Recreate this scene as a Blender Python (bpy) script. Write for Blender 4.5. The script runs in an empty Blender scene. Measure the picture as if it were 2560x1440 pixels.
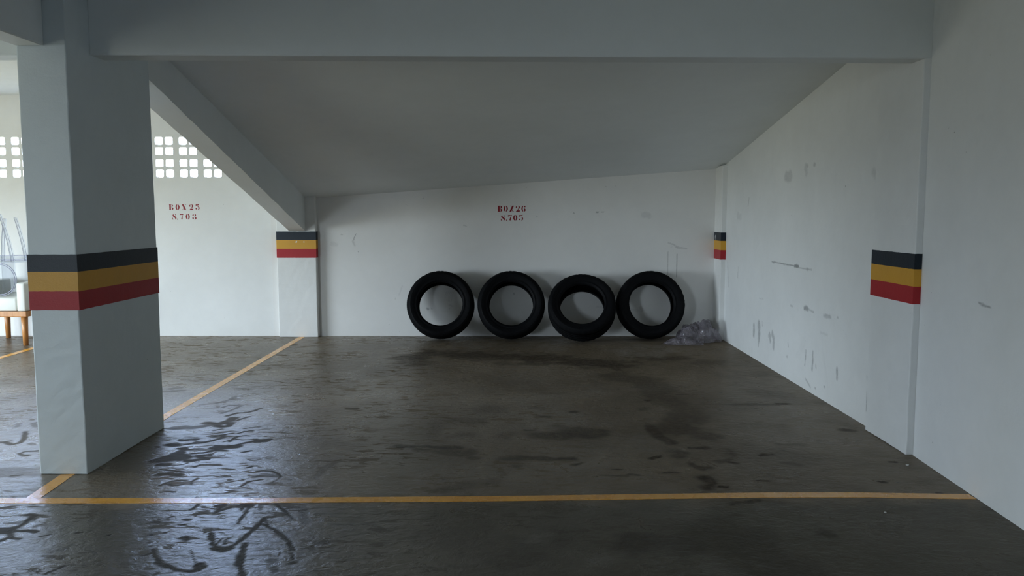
import bpy, bmesh, math, random
import numpy as np
from mathutils import Vector, noise, Matrix
from mathutils.geometry import tessellate_polygon

# ------------------------------------------------------------------ camera
S = bpy.context.scene
C = S.collection
F_PX, PITCH, YAW, ROLL, EYE = 1964.06, 0.0930901, 0.00558374, -0.000369299, 1.3
cam_data = bpy.data.cameras.new('camera')
cam_data.sensor_fit = 'HORIZONTAL'
cam_data.sensor_width = 36.0
cam_data.lens = 36.0 * F_PX / 2560.0
cam_data.clip_start = 0.05
cam = bpy.data.objects.new('camera', cam_data)
C.objects.link(cam)
_fwd = Vector((-math.sin(YAW) * math.cos(PITCH), math.cos(YAW) * math.cos(PITCH), -math.sin(PITCH)))
_right = Vector((math.cos(YAW), math.sin(YAW), 0))
_up = _right.cross(_fwd)
_r = _right * math.cos(ROLL) + _up * math.sin(ROLL)
_u = _up * math.cos(ROLL) - _right * math.sin(ROLL)
_m = Matrix((_r, _u, -_fwd)).transposed().to_4x4()
_m.translation = Vector((0, 0, EYE))
cam.matrix_world = _m
S.camera = cam

# ------------------------------------------------------------------ daylight outside, exposure
SKY = 23.5
world = bpy.data.worlds.new('daylight')
S.world = world
world.use_nodes = True
nt = world.node_tree
nt.nodes.clear()
w_out = nt.nodes.new('ShaderNodeOutputWorld')
w_bg = nt.nodes.new('ShaderNodeBackground')
w_tc = nt.nodes.new('ShaderNodeTexCoord')
w_sep = nt.nodes.new('ShaderNodeSeparateXYZ')
nt.links.new(w_tc.outputs['Generated'], w_sep.inputs[0])
w_ry = nt.nodes.new('ShaderNodeMapRange')          # clearer, bluer sky to the north (behind the block windows)
w_ry.inputs['From Min'].default_value = 0.1
w_ry.inputs['From Max'].default_value = 0.9
nt.links.new(w_sep.outputs['Y'], w_ry.inputs['Value'])
w_mix = nt.nodes.new('ShaderNodeMix'); w_mix.data_type = 'RGBA'
w_mix.inputs['A'].default_value = (0.83, 0.98, 1.11, 1)
w_mix.inputs['B'].default_value = (1.25, 1.80, 2.95, 1)
nt.links.new(w_ry.outputs['Result'], w_mix.inputs['Factor'])
w_rz = nt.nodes.new('ShaderNodeMapRange')          # ground below the horizon
w_rz.inputs['From Min'].default_value = -0.06
w_rz.inputs['From Max'].default_value = 0.0
nt.links.new(w_sep.outputs['Z'], w_rz.inputs['Value'])
w_mix2 = nt.nodes.new('ShaderNodeMix'); w_mix2.data_type = 'RGBA'
w_mix2.inputs['A'].default_value = (0.26, 0.27, 0.22, 1)
nt.links.new(w_mix.outputs['Result'], w_mix2.inputs['B'])
nt.links.new(w_rz.outputs['Result'], w_mix2.inputs['Factor'])
nt.links.new(w_mix2.outputs['Result'], w_bg.inputs['Color'])
w_bg.inputs['Strength'].default_value = SKY
nt.links.new(w_bg.outputs[0], w_out.inputs[0])

def portal(name, loc, rot, sx, sy):
    """light portal lying in an opening: only guides the sky light through it"""
    d = bpy.data.lights.new(name, 'AREA')
    d.shape = 'RECTANGLE'; d.size = sx; d.size_y = sy
    d.cycles.is_portal = True
    o = bpy.data.objects.new(name, d)
    o.location = loc; o.rotation_euler = rot
    C.objects.link(o)

ROOM_X0, ROOM_Y0, ROOM_Y1, ROOM_H = -7.6, -5.0, 8.37, 2.53
LEFT_OPEN = (2.9, 6.5, 0.06, 1.50)      # y0, y1, z0, z1 of the unseen far left wall opening, sized for its light
REAR_OPEN = (-7.2, -5.8, 0.0, 2.15)      # x0, x1, z0, z1 of an unseen opening added behind the camera for light
WIN = (-6.89, -2.61, 1.68, 2.145)        # x0, x1, z0, z1 of the block window strip
portal('portal_left', (ROOM_X0 - 0.05, (LEFT_OPEN[0] + LEFT_OPEN[1]) / 2, (LEFT_OPEN[2] + LEFT_OPEN[3]) / 2),
       (0, -math.pi / 2, 0), LEFT_OPEN[3] - LEFT_OPEN[2], LEFT_OPEN[1] - LEFT_OPEN[0])
portal('portal_rear', ((REAR_OPEN[0] + REAR_OPEN[1]) / 2, ROOM_Y0 - 0.05, (REAR_OPEN[2] + REAR_OPEN[3]) / 2),
       (math.pi / 2, 0, 0), REAR_OPEN[1] - REAR_OPEN[0], REAR_OPEN[3] - REAR_OPEN[2])
portal('portal_window', ((WIN[0] + WIN[1]) / 2, ROOM_Y1 + 0.2, (WIN[2] + WIN[3]) / 2),
       (-math.pi / 2, 0, 0), WIN[1] - WIN[0], WIN[3] - WIN[2])

S.view_settings.view_transform = 'Standard'
S.view_settings.look = 'None'
S.view_settings.exposure = 0.0
S.view_settings.gamma = 1.0
S.view_settings.use_curve_mapping = False
S.cycles.use_denoising = True
S.cycles.use_adaptive_sampling = True
S.cycles.adaptive_threshold = 0.04
S.cycles.max_bounces = 9
S.cycles.diffuse_bounces = 6
S.cycles.glossy_bounces = 3
S.cycles.transmission_bounces = 8
S.cycles.transparent_max_bounces = 12
S.cycles.caustics_reflective = False
S.cycles.caustics_refractive = False
S.cycles.sample_clamp_indirect = 4.0

random.seed(7)
rng = np.random.default_rng(11)

# ------------------------------------------------------------------ world coordinates of the marks on floor and walls
# <marks>
FLOOR_MARKS = [
    ('m', [(-1.876, 4.987), (-1.833, 5.068), (-1.763, 5.088), (-1.723, 5.19)], 0.0156, 1),
    ('m', [(-1.939, 5.047), (-1.899, 5.151), (-1.878, 5.27), (-1.964, 5.285), (-1.991, 5.214)], 0.0133, 0.7),
    ('m', [(-2.17, 5.291), (-2.086, 5.325), (-2.016, 5.428), (-2.016, 5.536)], 0.0166, 0.6),
    ('m', [(-1.94, 4.814), (-1.857, 4.777), (-1.834, 4.833), (-1.813, 4.871), (-1.814, 4.928)], 0.0373, 1),
    ('m', [(-1.857, 4.75), (-1.811, 4.732), (-1.776, 4.741), (-1.79, 4.814)], 0.0305, 1),
    ('m', [(-1.993, 4.705), (-1.93, 4.741), (-1.877, 4.777)], 0.0365, 0.8),
    ('m', [(-1.774, 4.871), (-1.749, 4.928), (-1.727, 4.968)], 0.0126, 1),
    ('m', [(-1.656, 4.689), (-1.622, 4.715), (-1.572, 4.724)], 0.0097, 1),
    ('m', [(-1.664, 4.577), (-1.637, 4.619), (-1.596, 4.637)], 0.0118, 1),
    ('m', [(-1.774, 4.51), (-1.744, 4.551), (-1.694, 4.582)], 0.014, 1),
    ('m', [(-1.83, 4.644), (-1.798, 4.67)], 0.0143, 1),
    ('m', [(-1.835, 4.398), (-1.787, 4.391), (-1.747, 4.438), (-1.728, 4.486), (-1.728, 4.535)], 0.016, 1),
    ('m', [(-1.909, 4.329), (-1.854, 4.367), (-1.793, 4.394)], 0.0134, 1),
    ('m', [(-1.941, 4.437), (-1.871, 4.453)], 0.0251, 1),
    ('m', [(-1.982, 4.344), (-1.938, 4.336)], 0.0334, 1),
    ('m', [(-1.883, 4.27), (-1.85, 4.284), (-1.853, 4.219)], 0.0218, 1),
    ('m', [(-1.839, 4.248), (-1.802, 4.263), (-1.753, 4.273)], 0.0131, 1),
    ('m', [(-1.647, 4.407), (-1.652, 4.478), (-1.639, 4.519), (-1.604, 4.535), (-1.573, 4.527)], 0.0104, 1),
    ('m', [(-1.654, 4.47), (-1.591, 4.446), (-1.552, 4.451), (-1.51, 4.463)], 0.0103, 1),
    ('m', [(-1.68, 4.404), (-1.656, 4.438), (-1.651, 4.462)], 0.0091, 1),
    ('m', [(-1.705, 4.33), (-1.634, 4.315), (-1.581, 4.353), (-1.53, 4.4), (-1.487, 4.447), (-1.432, 4.452)], 0.0157, 1),
    ('m', [(-1.494, 4.4), (-1.445, 4.415), (-1.432, 4.447)], 0.0159, 1),
    ('m', [(-1.498, 4.439), (-1.438, 4.452)], 0.0228, 1),
    ('m', [(-1.693, 4.285), (-1.65, 4.3), (-1.585, 4.315)], 0.0331, 1),
    ('m', [(-1.715, 4.198), (-1.685, 4.22), (-1.668, 4.256), (-1.627, 4.285)], 0.0174, 1),
    ('m', [(-1.773, 4.184), (-1.715, 4.198), (-1.671, 4.241), (-1.599, 4.234)], 0.013, 1),
    ('m', [(-1.731, 4.142), (-1.695, 4.149), (-1.667, 4.163), (-1.659, 4.153)], 0.017, 1),
    ('m', [(-1.724, 4.135), (-1.688, 4.108), (-1.654, 4.088), (-1.709, 4.067), (-1.743, 4.06)], 0.0231, 1),
    ('m', [(-1.893, 4.06), (-1.855, 4.087), (-1.831, 4.128), (-1.785, 4.101)], 0.0577, 1),
    ('m', [(-1.894, 4.1), (-1.857, 4.169), (-1.844, 4.198)], 0.032, 1),
    ('m', [(-1.863, 3.994), (-1.827, 3.995)], 0.0307, 1),
    ('m', [(-1.815, 3.969), (-1.773, 3.975), (-1.735, 4.001), (-1.726, 4.034)], 0.0072, 0.8),
    ('m', [(-1.826, 3.912), (-1.758, 3.894), (-1.69, 3.876), (-1.647, 3.876)], 0.01, 1),
    ('m', [(-1.788, 3.828), (-1.754, 3.84), (-1.698, 3.828)], 0.03, 1),
    ('m', [(-1.665, 3.951), (-1.648, 3.989)], 0.0102, 1),
    ('m', [(-1.718, 3.674), (-1.7, 3.718), (-1.667, 3.747), (-1.626, 3.75)], 0.01, 1),
    ('m', [(-1.686, 3.696), (-1.659, 3.669), (-1.632, 3.674), (-1.614, 3.691)], 0.01, 1),
    ('m', [(-1.572, 3.685), (-1.587, 3.73), (-1.581, 3.782)], 0.009, 1),
    ('m', [(-1.675, 3.578), (-1.656, 3.593), (-1.613, 3.588)], 0.01, 1),
    ('m', [(-1.503, 4.206), (-1.47, 4.235)], 0.0108, 1),
    ('m', [(-1.394, 3.939), (-1.371, 3.956)], 0.0101, 1),
    ('m', [(-1.317, 3.89), (-1.284, 3.896), (-1.242, 3.89), (-1.195, 3.842), (-1.173, 3.807)], 0.01, 1),
    ('m', [(-1.307, 3.8), (-1.266, 3.818), (-1.212, 3.807), (-1.175, 3.801)], 0.014, 0.8),
    ('m', [(-1.268, 3.836), (-1.204, 3.818)], 0.02, 0.6),
    ('m', [(-1.315, 3.709), (-1.296, 3.743), (-1.255, 3.76)], 0.008, 1),
    ('m', [(-1.328, 3.659), (-1.311, 3.698)], 0.009, 1),
    ('m', [(-1.191, 3.715), (-1.177, 3.755), (-1.175, 3.801)], 0.008, 0.8),
    ('m', [(-0.937, 4.057), (-0.974, 3.985), (-0.991, 3.922), (-0.997, 3.79)], 0.0202, 0.45),
    ('m', [(-1.143, 3.772), (-1.109, 3.761)], 0.008, 0.6),
    ('m', [(-1.124, 5.175), (-1.079, 5.186)], 0.0266, 0.9),
    ('m', [(-1.607, 5.562), (-1.564, 5.55)], 0.0171, 0.8),
    ('m', [(-1.453, 5.447), (-1.396, 5.443)], 0.0168, 0.6),
    ('m', [(-2.582, 5.788), (-2.54, 5.815)], 0.0298, 0.6),
    ('m', [(-2.541, 5.71), (-2.477, 5.723)], 0.0293, 0.6),
    ('m', [(-2.596, 5.689), (-2.568, 5.691)], 0.0219, 0.5),
    ('m', [(-2.09, 4.696), (-2.045, 4.713)], 0.0422, 0.8),
    ('m', [(-1.432, 3.43), (-1.433, 3.39), (-1.436, 3.362)], 0.01, 1),
    ('m', [(-1.44, 3.362), (-1.437, 3.374)], 0.014, 1),
    ('m', [(-1.314, 3.437), (-1.318, 3.391), (-1.318, 3.325)], 0.014, 1),
    ('m', [(-1.314, 3.336), (-1.295, 3.363), (-1.271, 3.395)], 0.01, 1),
    ('m', [(-1.333, 3.408), (-1.316, 3.419)], 0.02, 1),
    ('m', [(-1.248, 3.406), (-1.231, 3.431), (-1.194, 3.434)], 0.012, 1),
    ('m', [(-1.193, 3.431), (-1.188, 3.353), (-1.185, 3.298), (-1.177, 3.205)], 0.01, 1),
    ('m', [(-1.214, 3.363), (-1.232, 3.42)], 0.01, 1),
    ('m', [(-1.223, 3.408), (-1.188, 3.414)], 0.018, 1),
    ('m', [(-1.133, 3.364), (-1.151, 3.432)], 0.01, 0.7),
    ('m', [(-1.183, 3.437), (-1.123, 3.437)], 0.008, 1),
    ('m', [(-1.089, 3.443), (-1.054, 3.392), (-1.009, 3.337), (-0.963, 3.262)], 0.01, 1),
    ('m', [(-1.253, 3.111), (-1.232, 3.06), (-1.205, 3.005), (-1.171, 2.961), (-1.141, 2.94), (-1.127, 2.962), (-1.115, 2.988), (-1.104, 3.042), (-1.097, 3.088), (-1.089, 3.156), (-1.085, 3.215), (-1.08, 3.262)], 0.012, 1),
    ('m', [(-1.252, 3.106), (-1.227, 3.05)], 0.014, 1),
    ('m', [(-1.175, 2.961), (-1.143, 2.944), (-1.127, 2.962)], 0.02, 1),
    ('m', [(-1.185, 2.996), (-1.189, 3.028), (-1.182, 3.058)], 0.007, 1),
    ('m', [(-1.155, 2.997), (-1.166, 3.042), (-1.155, 3.058)], 0.006, 1),
    ('m', [(-1.082, 3.205), (-1.059, 3.195), (-1.03, 3.166), (-0.999, 3.141), (-0.951, 3.084), (-0.907, 3.025), (-0.875, 2.954)], 0.012, 1),
    ('m', [(-1.082, 3.257), (-1.043, 3.195)], 0.008, 1),
    ('m', [(-1.004, 3.146), (-0.973, 3.108)], 0.012, 1),
    ('m', [(-0.895, 2.998), (-0.871, 2.946)], 0.008, 1),
    ('m', [(-0.865, 2.912), (-0.845, 2.862)], 0.008, 1),
    ('m', [(-0.841, 2.826), (-0.834, 2.834)], 0.016, 1),
    ('m', [(-1.075, 3.006), (-1.064, 2.953), (-1.049, 2.886), (-1.03, 2.821), (-1.011, 2.775), (-0.991, 2.725)], 0.012, 1),
    ('m', [(-1.052, 2.894), (-1.034, 2.821)], 0.016, 1),
    ('m', [(-1.005, 2.759), (-0.99, 2.725)], 0.014, 1),
    ('m', [(-1.341, 3.059), (-1.33, 3.05)], 0.02, 1),
    ('m', [(-1.418, 3.25), (-1.404, 3.245)], 0.012, 1),
    ('m', [(-1.412, 3.189), (-1.398, 3.194)], 0.01, 1),
    ('m', [(-1.497, 3.27), (-1.489, 3.284)], 0.008, 1),
    ('m', [(-1.417, 2.952), (-1.379, 2.884), (-1.341, 2.84), (-1.29, 2.796), (-1.237, 2.77), (-1.197, 2.758), (-1.17, 2.766), (-1.16, 2.789), (-1.18, 2.817), (-1.192, 2.813)], 0.012, 1),
    ('m', [(-1.346, 2.836), (-1.293, 2.796)], 0.018, 1),
    ('m', [(-1.181, 2.813), (-1.166, 2.797)], 0.022, 1),
    ('m', [(-1.195, 2.82), (-1.229, 2.877), (-1.271, 2.944)], 0.005, 0.7),
    ('m', [(-0.927, 2.85), (-0.915, 2.85)], 0.018, 0.7),
    ('m', [(-0.898, 2.791), (-0.882, 2.76)], 0.014, 0.7),
    ('m', [(-0.798, 3.012), (-0.761, 3.012)], 0.02, 0.6),
    ('m', [(-0.958, 3.421), (-0.894, 3.216)], 0.02, 0.5),
    ('m', [(-1.422, 2.901), (-1.405, 2.926)], 0.006, 1),
    ('m', [(-2.963, 4.391), (-2.938, 4.391), (-2.865, 4.347), (-2.842, 4.38), (-2.872, 4.47), (-2.954, 4.611)], 0.0159, 1),
    ('m', [(-2.945, 4.402), (-2.925, 4.42)], 0.0113, 1),
    ('m', [(-2.644, 4.228), (-2.707, 4.216), (-2.719, 4.181), (-2.685, 4.151), (-2.651, 4.146)], 0.0129, 1),
    ('m', [(-3.015, 4.827), (-3.015, 4.787), (-2.955, 4.723)], 0.0172, 0.6),
    ('m', [(-2.778, 4.37), (-2.742, 4.348)], 0.0168, 0.7),
    ('m', [(-3.075, 4.722), (-3.105, 4.787)], 0.0183, 0.6),
    ('m', [(-2.521, 3.811), (-2.489, 3.818)], 0.014, 1),
    ('m', [(-2.624, 3.874), (-2.567, 3.891), (-2.459, 3.909), (-2.411, 3.84), (-2.557, 3.823), (-2.596, 3.831)], 0.05, 0.5),
    ('m', [(-2.123, 3.303), (-2.09, 3.296), (-2.085, 3.255), (-2.079, 3.205), (-2.085, 3.163), (-2.11, 3.145), (-2.148, 3.149)], 0.014, 1),
    ('m', [(-2.134, 3.128), (-2.085, 3.115), (-2.051, 3.125), (-2.012, 3.129), (-1.979, 3.115)], 0.014, 1),
    ('m', [(-2.13, 3.121), (-2.091, 3.128)], 0.035, 1),
    ('m', [(-2.081, 3.108), (-2.041, 3.056), (-2.003, 3.046)], 0.012, 1),
    ('m', [(-2.066, 3.024), (-2.051, 3.062)], 0.012, 1),
    ('m', [(-1.935, 3.069), (-1.901, 3.089)], 0.006, 1),
    ('m', [(-1.71, 2.737), (-1.694, 2.772), (-1.68, 2.802)], 0.008, 1),
    ('m', [(-1.794, 2.921), (-1.764, 2.957), (-1.753, 2.988)], 0.012, 0.5),
    ('m', [(-1.805, 3.11), (-1.787, 3.111)], 0.01, 1),
    ('m', [(-1.436, 2.89), (-1.415, 2.899), (-1.404, 2.92), (-1.366, 2.876)], 0.008, 1),
    ('m', [(-1.544, 3.221), (-1.52, 3.218)], 0.014, 1),
    ('m', [(-1.521, 3.155), (-1.517, 3.157)], 0.009, 1),
    ('m', [(-1.488, 3.085), (-1.484, 3.086)], 0.009, 1),
    ('m', [(-1.466, 3.011), (-1.462, 3.013)], 0.009, 1),
    ('m', [(-1.443, 2.977), (-1.439, 2.979)], 0.009, 1),
    ('m', [(-1.662, 3.084), (-1.658, 3.086)], 0.009, 1),
    ('m', [(-1.444, 3.111), (-1.44, 3.113)], 0.009, 1),
    ('m', [(-2.064, 3.241), (-2.06, 3.243)], 0.009, 1),
    ('s', [(-0.931, 7.121), (-0.702, 7.296), (-0.433, 7.253), (-0.151, 7.167), (0.094, 7.083), (0.379, 7.001), (0.617, 6.802), (0.875, 6.765)], 0.1739, 0.9375),
    ('s', [(-0.698, 7.252), (-0.303, 7.123), (0.033, 6.999), (0.302, 6.96)], 0.1247, 0.75),
    ('s', [(-0.919, 6.915), (-0.783, 6.759)], 0.1197, 0.625),
    ('s', [(-0.143, 6.799), (0.177, 6.762), (0.385, 6.84)], 0.0714, 0.75),
    ('s', [(0.812, 6.267), (0.983, 6.076), (1.061, 5.781), (1.086, 5.461), (1.097, 5.175), (1.015, 4.682)], 0.13, 0.525),
    ('s', [(1.001, 4.916), (1.066, 4.682), (1.103, 4.538)], 0.09, 0.5625),
    ('s', [(1.243, 7.045), (1.424, 7.046)], 0.1239, 0.625),
    ('s', [(1.649, 6.845), (1.756, 6.806)], 0.1195, 0.375),
    ('s', [(-0.338, 4.911), (-0.283, 4.87)], 0.0814, 0.625),
    ('s', [(-0.199, 5.17), (-0.121, 5.17)], 0.0868, 0.5),
    ('s', [(-0.362, 4.531), (-0.295, 4.567)], 0.0599, 0.625),
    ('s', [(0.15, 4.569), (0.25, 4.569), (0.355, 4.66), (0.451, 4.606)], 0.1063, 0.75),
    ('s', [(0.063, 4.659), (0.103, 4.652)], 0.0185, 1),
    ('s', [(-0.057, 4.533), (-0.038, 4.568)], 0.06, 0.5),
    ('s', [(-0.657, 4.329), (-0.514, 4.314), (-0.344, 4.298)], 0.0352, 0.875),
    ('s', [(-0.555, 4.266), (-0.411, 4.22), (-0.273, 4.206)], 0.0483, 0.625),
    ('s', [(-0.043, 4.089), (0.055, 4.118), (0.136, 4.104), (0.188, 4.09)], 0.0465, 0.75),
    ('s', [(0.243, 4.105), (0.296, 4.099)], 0.0399, 0.875),
    ('s', [(-0.24, 4.108), (-0.208, 4.108)], 0.0267, 0.75),
    ('s', [(0.297, 3.992), (0.343, 4.028)], 0.0156, 1),
    ('s', [(-0.007, 3.977), (0.01, 3.978)], 0.0257, 0.625),
    ('s', [(-0.493, 4.566), (-0.478, 4.713), (-0.468, 4.993)], 0.0473, 0.3125),
    ('s', [(0.825, 4.757), (0.83, 4.608), (0.851, 4.502), (0.88, 4.401)], 0.0301, 0.75),
    ('s', [(0.867, 4.241), (0.916, 4.211), (0.894, 4.151)], 0.041, 0.625),
    ('s', [(0.724, 4.107), (0.776, 4.145)], 0.0161, 1),
    ('s', [(0.971, 4.298), (1.055, 4.298)], 0.0211, 0.875),
    ('s', [(0.917, 4.009), (0.95, 3.928), (0.99, 3.955)], 0.0205, 0.75),
    ('s', [(0.752, 3.875), (0.828, 3.875)], 0.015, 0.75),
    ('s', [(0.928, 3.8), (0.956, 3.715), (0.918, 3.656)], 0.0357, 0.875),
    ('s', [(0.977, 3.668), (1.007, 3.661)], 0.014, 1),
    ('s', [(0.489, 3.926), (0.531, 3.921)], 0.0101, 1),
    ('s', [(0.419, 3.835), (0.55, 3.818)], 0.0098, 0.625),
    ('s', [(0.563, 3.848), (0.612, 3.839)], 0.0099, 0.75),
    ('s', [(1.162, 5.606), (1.235, 5.607)], 0.0152, 0.75),
    ('s', [(1.195, 5.315), (1.608, 5.317)], 0.0179, 0.4375),
    ('s', [(0.917, 5.436), (0.932, 5.421)], 0.022, 1),
    ('s', [(0.366, 5.105), (0.393, 5.101)], 0.0205, 1),
    ('s', [(0.143, 4.996), (0.196, 4.975)], 0.0333, 0.625),
    ('s', [(0.115, 5.217), (0.17, 5.171)], 0.0349, 0.5),
    ('s', [(0.197, 5.64), (0.319, 5.64)], 0.0288, 0.4375),
    ('s', [(0.84, 5.174), (0.881, 5.22)], 0.0349, 0.5),
    ('s', [(0.509, 4.68), (0.537, 4.661)], 0.0185, 0.75),
    ('s', [(-0.091, 3.871), (-0.061, 3.858)], 0.0248, 0.5),
    ('s', [(-0.353, 3.605), (-0.24, 3.698), (-0.112, 3.722)], 0.0469, 0.4375),
    ('s', [(0.461, 2.99), (0.565, 3.022), (0.625, 2.991)], 0.1, 0.5625),
    ('s', [(0.527, 3.071), (0.543, 3.087)], 0.0287, 0.5),
    ('s', [(-0.27, 3.083), (-0.13, 2.987), (0.001, 2.882)], 0.15, 0.3125),
    ('s', [(0.138, 3.119), (0.186, 3.004)], 0.057, 0.25),
    ('s', [(1.807, 5.328), (1.859, 5.329)], 0.0252, 1),
    ('s', [(1.982, 4.677), (2.023, 4.667)], 0.0309, 0.875),
    ('s', [(1.977, 4.053), (1.996, 4.053)], 0.0131, 1),
    ('s', [(1.772, 3.743), (1.798, 3.737)], 0.0144, 1),
    ('s', [(1.441, 5.31), (1.771, 5.311)], 0.0358, 0.5),
    ('s', [(1.333, 4.167), (1.394, 4.18)], 0.0217, 1),
    ('s', [(1.179, 4.261), (1.183, 4.153)], 0.0411, 0.5),
    ('s', [(1.414, 4.025), (1.468, 4.001)], 0.0389, 0.5),
    ('s', [(0.975, 3.663), (1.003, 3.659)], 0.0163, 1),
    ('s', [(1.177, 3.76), (1.234, 3.754)], 0.012, 1),
    ('s', [(1.5, 4.377), (1.614, 4.363)], 0.0286, 0.375),
    ('s', [(1.987, 6.311), (2.06, 6.311)], 0.1092, 0.375),
    ('s', [(1.075, 4.049), (1.133, 4.087)], 0.0264, 0.5),
    ('s', [(1.122, 4.049), (1.155, 4.024)], 0.0196, 0.75),
    ('s', [(0.973, 3.444), (1.102, 3.491)], 0.0165, 0.75),
    ('s', [(0.836, 3.124), (0.916, 2.978), (0.961, 2.845)], 0.15, 0.375),
    ('s', [(1.268, 3.126), (1.274, 3.111)], 0.0291, 0.5),
    ('l', [(1.059, 7.347), (1.218, 7.258), (1.335, 7.393)], 0.1297, 0.9),
    ('l', [(1.221, 7.677), (1.401, 7.58), (1.439, 7.44)], 0.1076, 0.8),
    ('l', [(0.311, 7.548), (0.437, 7.492)], 0.0534, 0.8),
    ('l', [(0.083, 3.085), (0.138, 3.102)], 0.0192, 0.5),
    ('l', [(0.061, 3.028), (0.081, 3.036)], 0.0188, 0.5),
    ('l', [(0.283, 2.84), (0.35, 2.884)], 0.0264, 0.4),
    ('l', [(-0.093, 5.508), (0.073, 5.457)], 0.0929, 0.25),
    ('l', [(0.528, 2.904), (0.541, 2.904)], 0.0036, 1),
    ('l', [(-0.336, 3.87), (-0.232, 3.82)], 0.0988, 0.3),
    ('l', [(0.211, 4.832), (0.317, 4.853)], 0.0483, 0.3),
    ('l', [(-0.66, 7.72), (0.334, 7.723)], 0.1652, 0.3),
    ('l', [(1.932, 3.057), (1.958, 3.052)], 0.0057, 0.6),
]
RIGHT_WALL_MARKS = [
    ('w', [(6.632, 0.903), (6.442, 0.905), (6.269, 0.902), (6.011, 0.907)], 0.006, 0.7),
    ('w', [(6.089, 0.903), (6.005, 0.907)], 0.012, 0.8),
    ('w', [(5.98, 0.898), (5.73, 0.899)], 0.005, 0.45),
    ('w', [(5.83, 0.896), (5.801, 0.898)], 0.01, 0.5),
    ('w', [(5.847, 0.608), (5.78, 0.606)], 0.016, 0.6),
    ('w', [(5.774, 0.604), (5.66, 0.595)], 0.007, 0.35),
    ('w', [(5.472, 0.595), (5.358, 0.599)], 0.014, 0.35),
    ('w', [(5.447, 0.605), (5.371, 0.608)], 0.008, 0.4),
    ('w', [(6.147, 0.588), (6.107, 0.587)], 0.008, 0.3),
    ('w', [(5.243, 0.614), (5.236, 0.612)], 0.006, 0.5),
    ('w', [(7.077, 0.299), (7.072, 0.203)], 0.022, 0.5),
    ('w', [(7.069, 0.303), (7.055, 0.252)], 0.008, 0.5),
    ('w', [(6.935, 0.335), (6.921, 0.272), (6.923, 0.207)], 0.03, 0.5),
    ('w', [(6.928, 0.206), (6.929, 0.135)], 0.012, 0.55),
    ('w', [(6.844, 0.37), (6.836, 0.329)], 0.007, 0.3),
    ('w', [(6.635, 0.29), (6.607, 0.232)], 0.02, 0.42),
    ('w', [(6.568, 0.306), (6.519, 0.259), (6.528, 0.196)], 0.025, 0.42),
    ('w', [(6.66, 0.267), (6.548, 0.291)], 0.015, 0.3),
    ('w', [(6.181, 0.287), (6.165, 0.257)], 0.005, 0.5),
    ('w', [(6.2, 0.173), (6.181, 0.176)], 0.01, 0.3),
    ('w', [(5.791, 0.294), (5.794, 0.233), (5.804, 0.179)], 0.006, 0.6),
    ('w', [(5.652, 0.307), (5.65, 0.249), (5.662, 0.17)], 0.01, 0.5),
    ('w', [(5.589, 0.224), (5.585, 0.203)], 0.007, 0.5),
    ('w', [(5.783, 0.082), (5.678, 0.04)], 0.008, 0.35),
    ('w', [(5.221, 0.275), (5.216, 0.251), (5.214, 0.202)], 0.012, 0.6),
    ('w', [(5.59, 0.054), (5.581, 0.051)], 0.006, 0.5),
    ('w', [(5.426, 0.101), (5.413, 0.101)], 0.006, 0.4),
    ('w', [(4.767, 0.315), (4.764, 0.243), (4.757, 0.082)], 0.003, 0.6),
    ('w', [(5.526, 0.469), (5.404, 0.469)], 0.01, 0.12),
    ('w', [(6.948, 0.559), (6.826, 0.566)], 0.005, 0.2),
    ('w', [(7.335, 1.451), (7.356, 1.378)], 0.01, 0.3),
    ('w', [(6.344, 1.602), (6.244, 1.603)], 0.035, 0.28),
    ('w', [(5.923, 1.646), (5.904, 1.603)], 0.03, 0.22),
    ('w', [(5.753, 1.659), (5.742, 1.656)], 0.015, 0.35),
    ('w', [(5.896, 1.664), (5.878, 1.661)], 0.015, 0.3),
    ('w', [(4.793, 1.554), (4.785, 1.549)], 0.03, 0.2),
    ('w', [(7.692, 1.291), (7.592, 1.277)], 0.03, 0.12),
    ('w', [(8.016, 0.821), (7.965, 0.574)], 0.012, 0.25),
    ('w', [(7.63, 0.788), (7.636, 0.689)], 0.006, 0.3),
    ('w', [(4.682, 0.564), (4.665, 0.554), (4.632, 0.554)], 0.006, 0.6),
    ('w', [(4.543, 0.603), (4.47, 0.587)], 0.012, 0.3),
    ('w', [(4.35, 0.193), (4.328, 0.26)], 0.006, 0.35),
    ('w', [(3.593, 0.895), (3.494, 0.886)], 0.004, 0.7),
]
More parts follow.
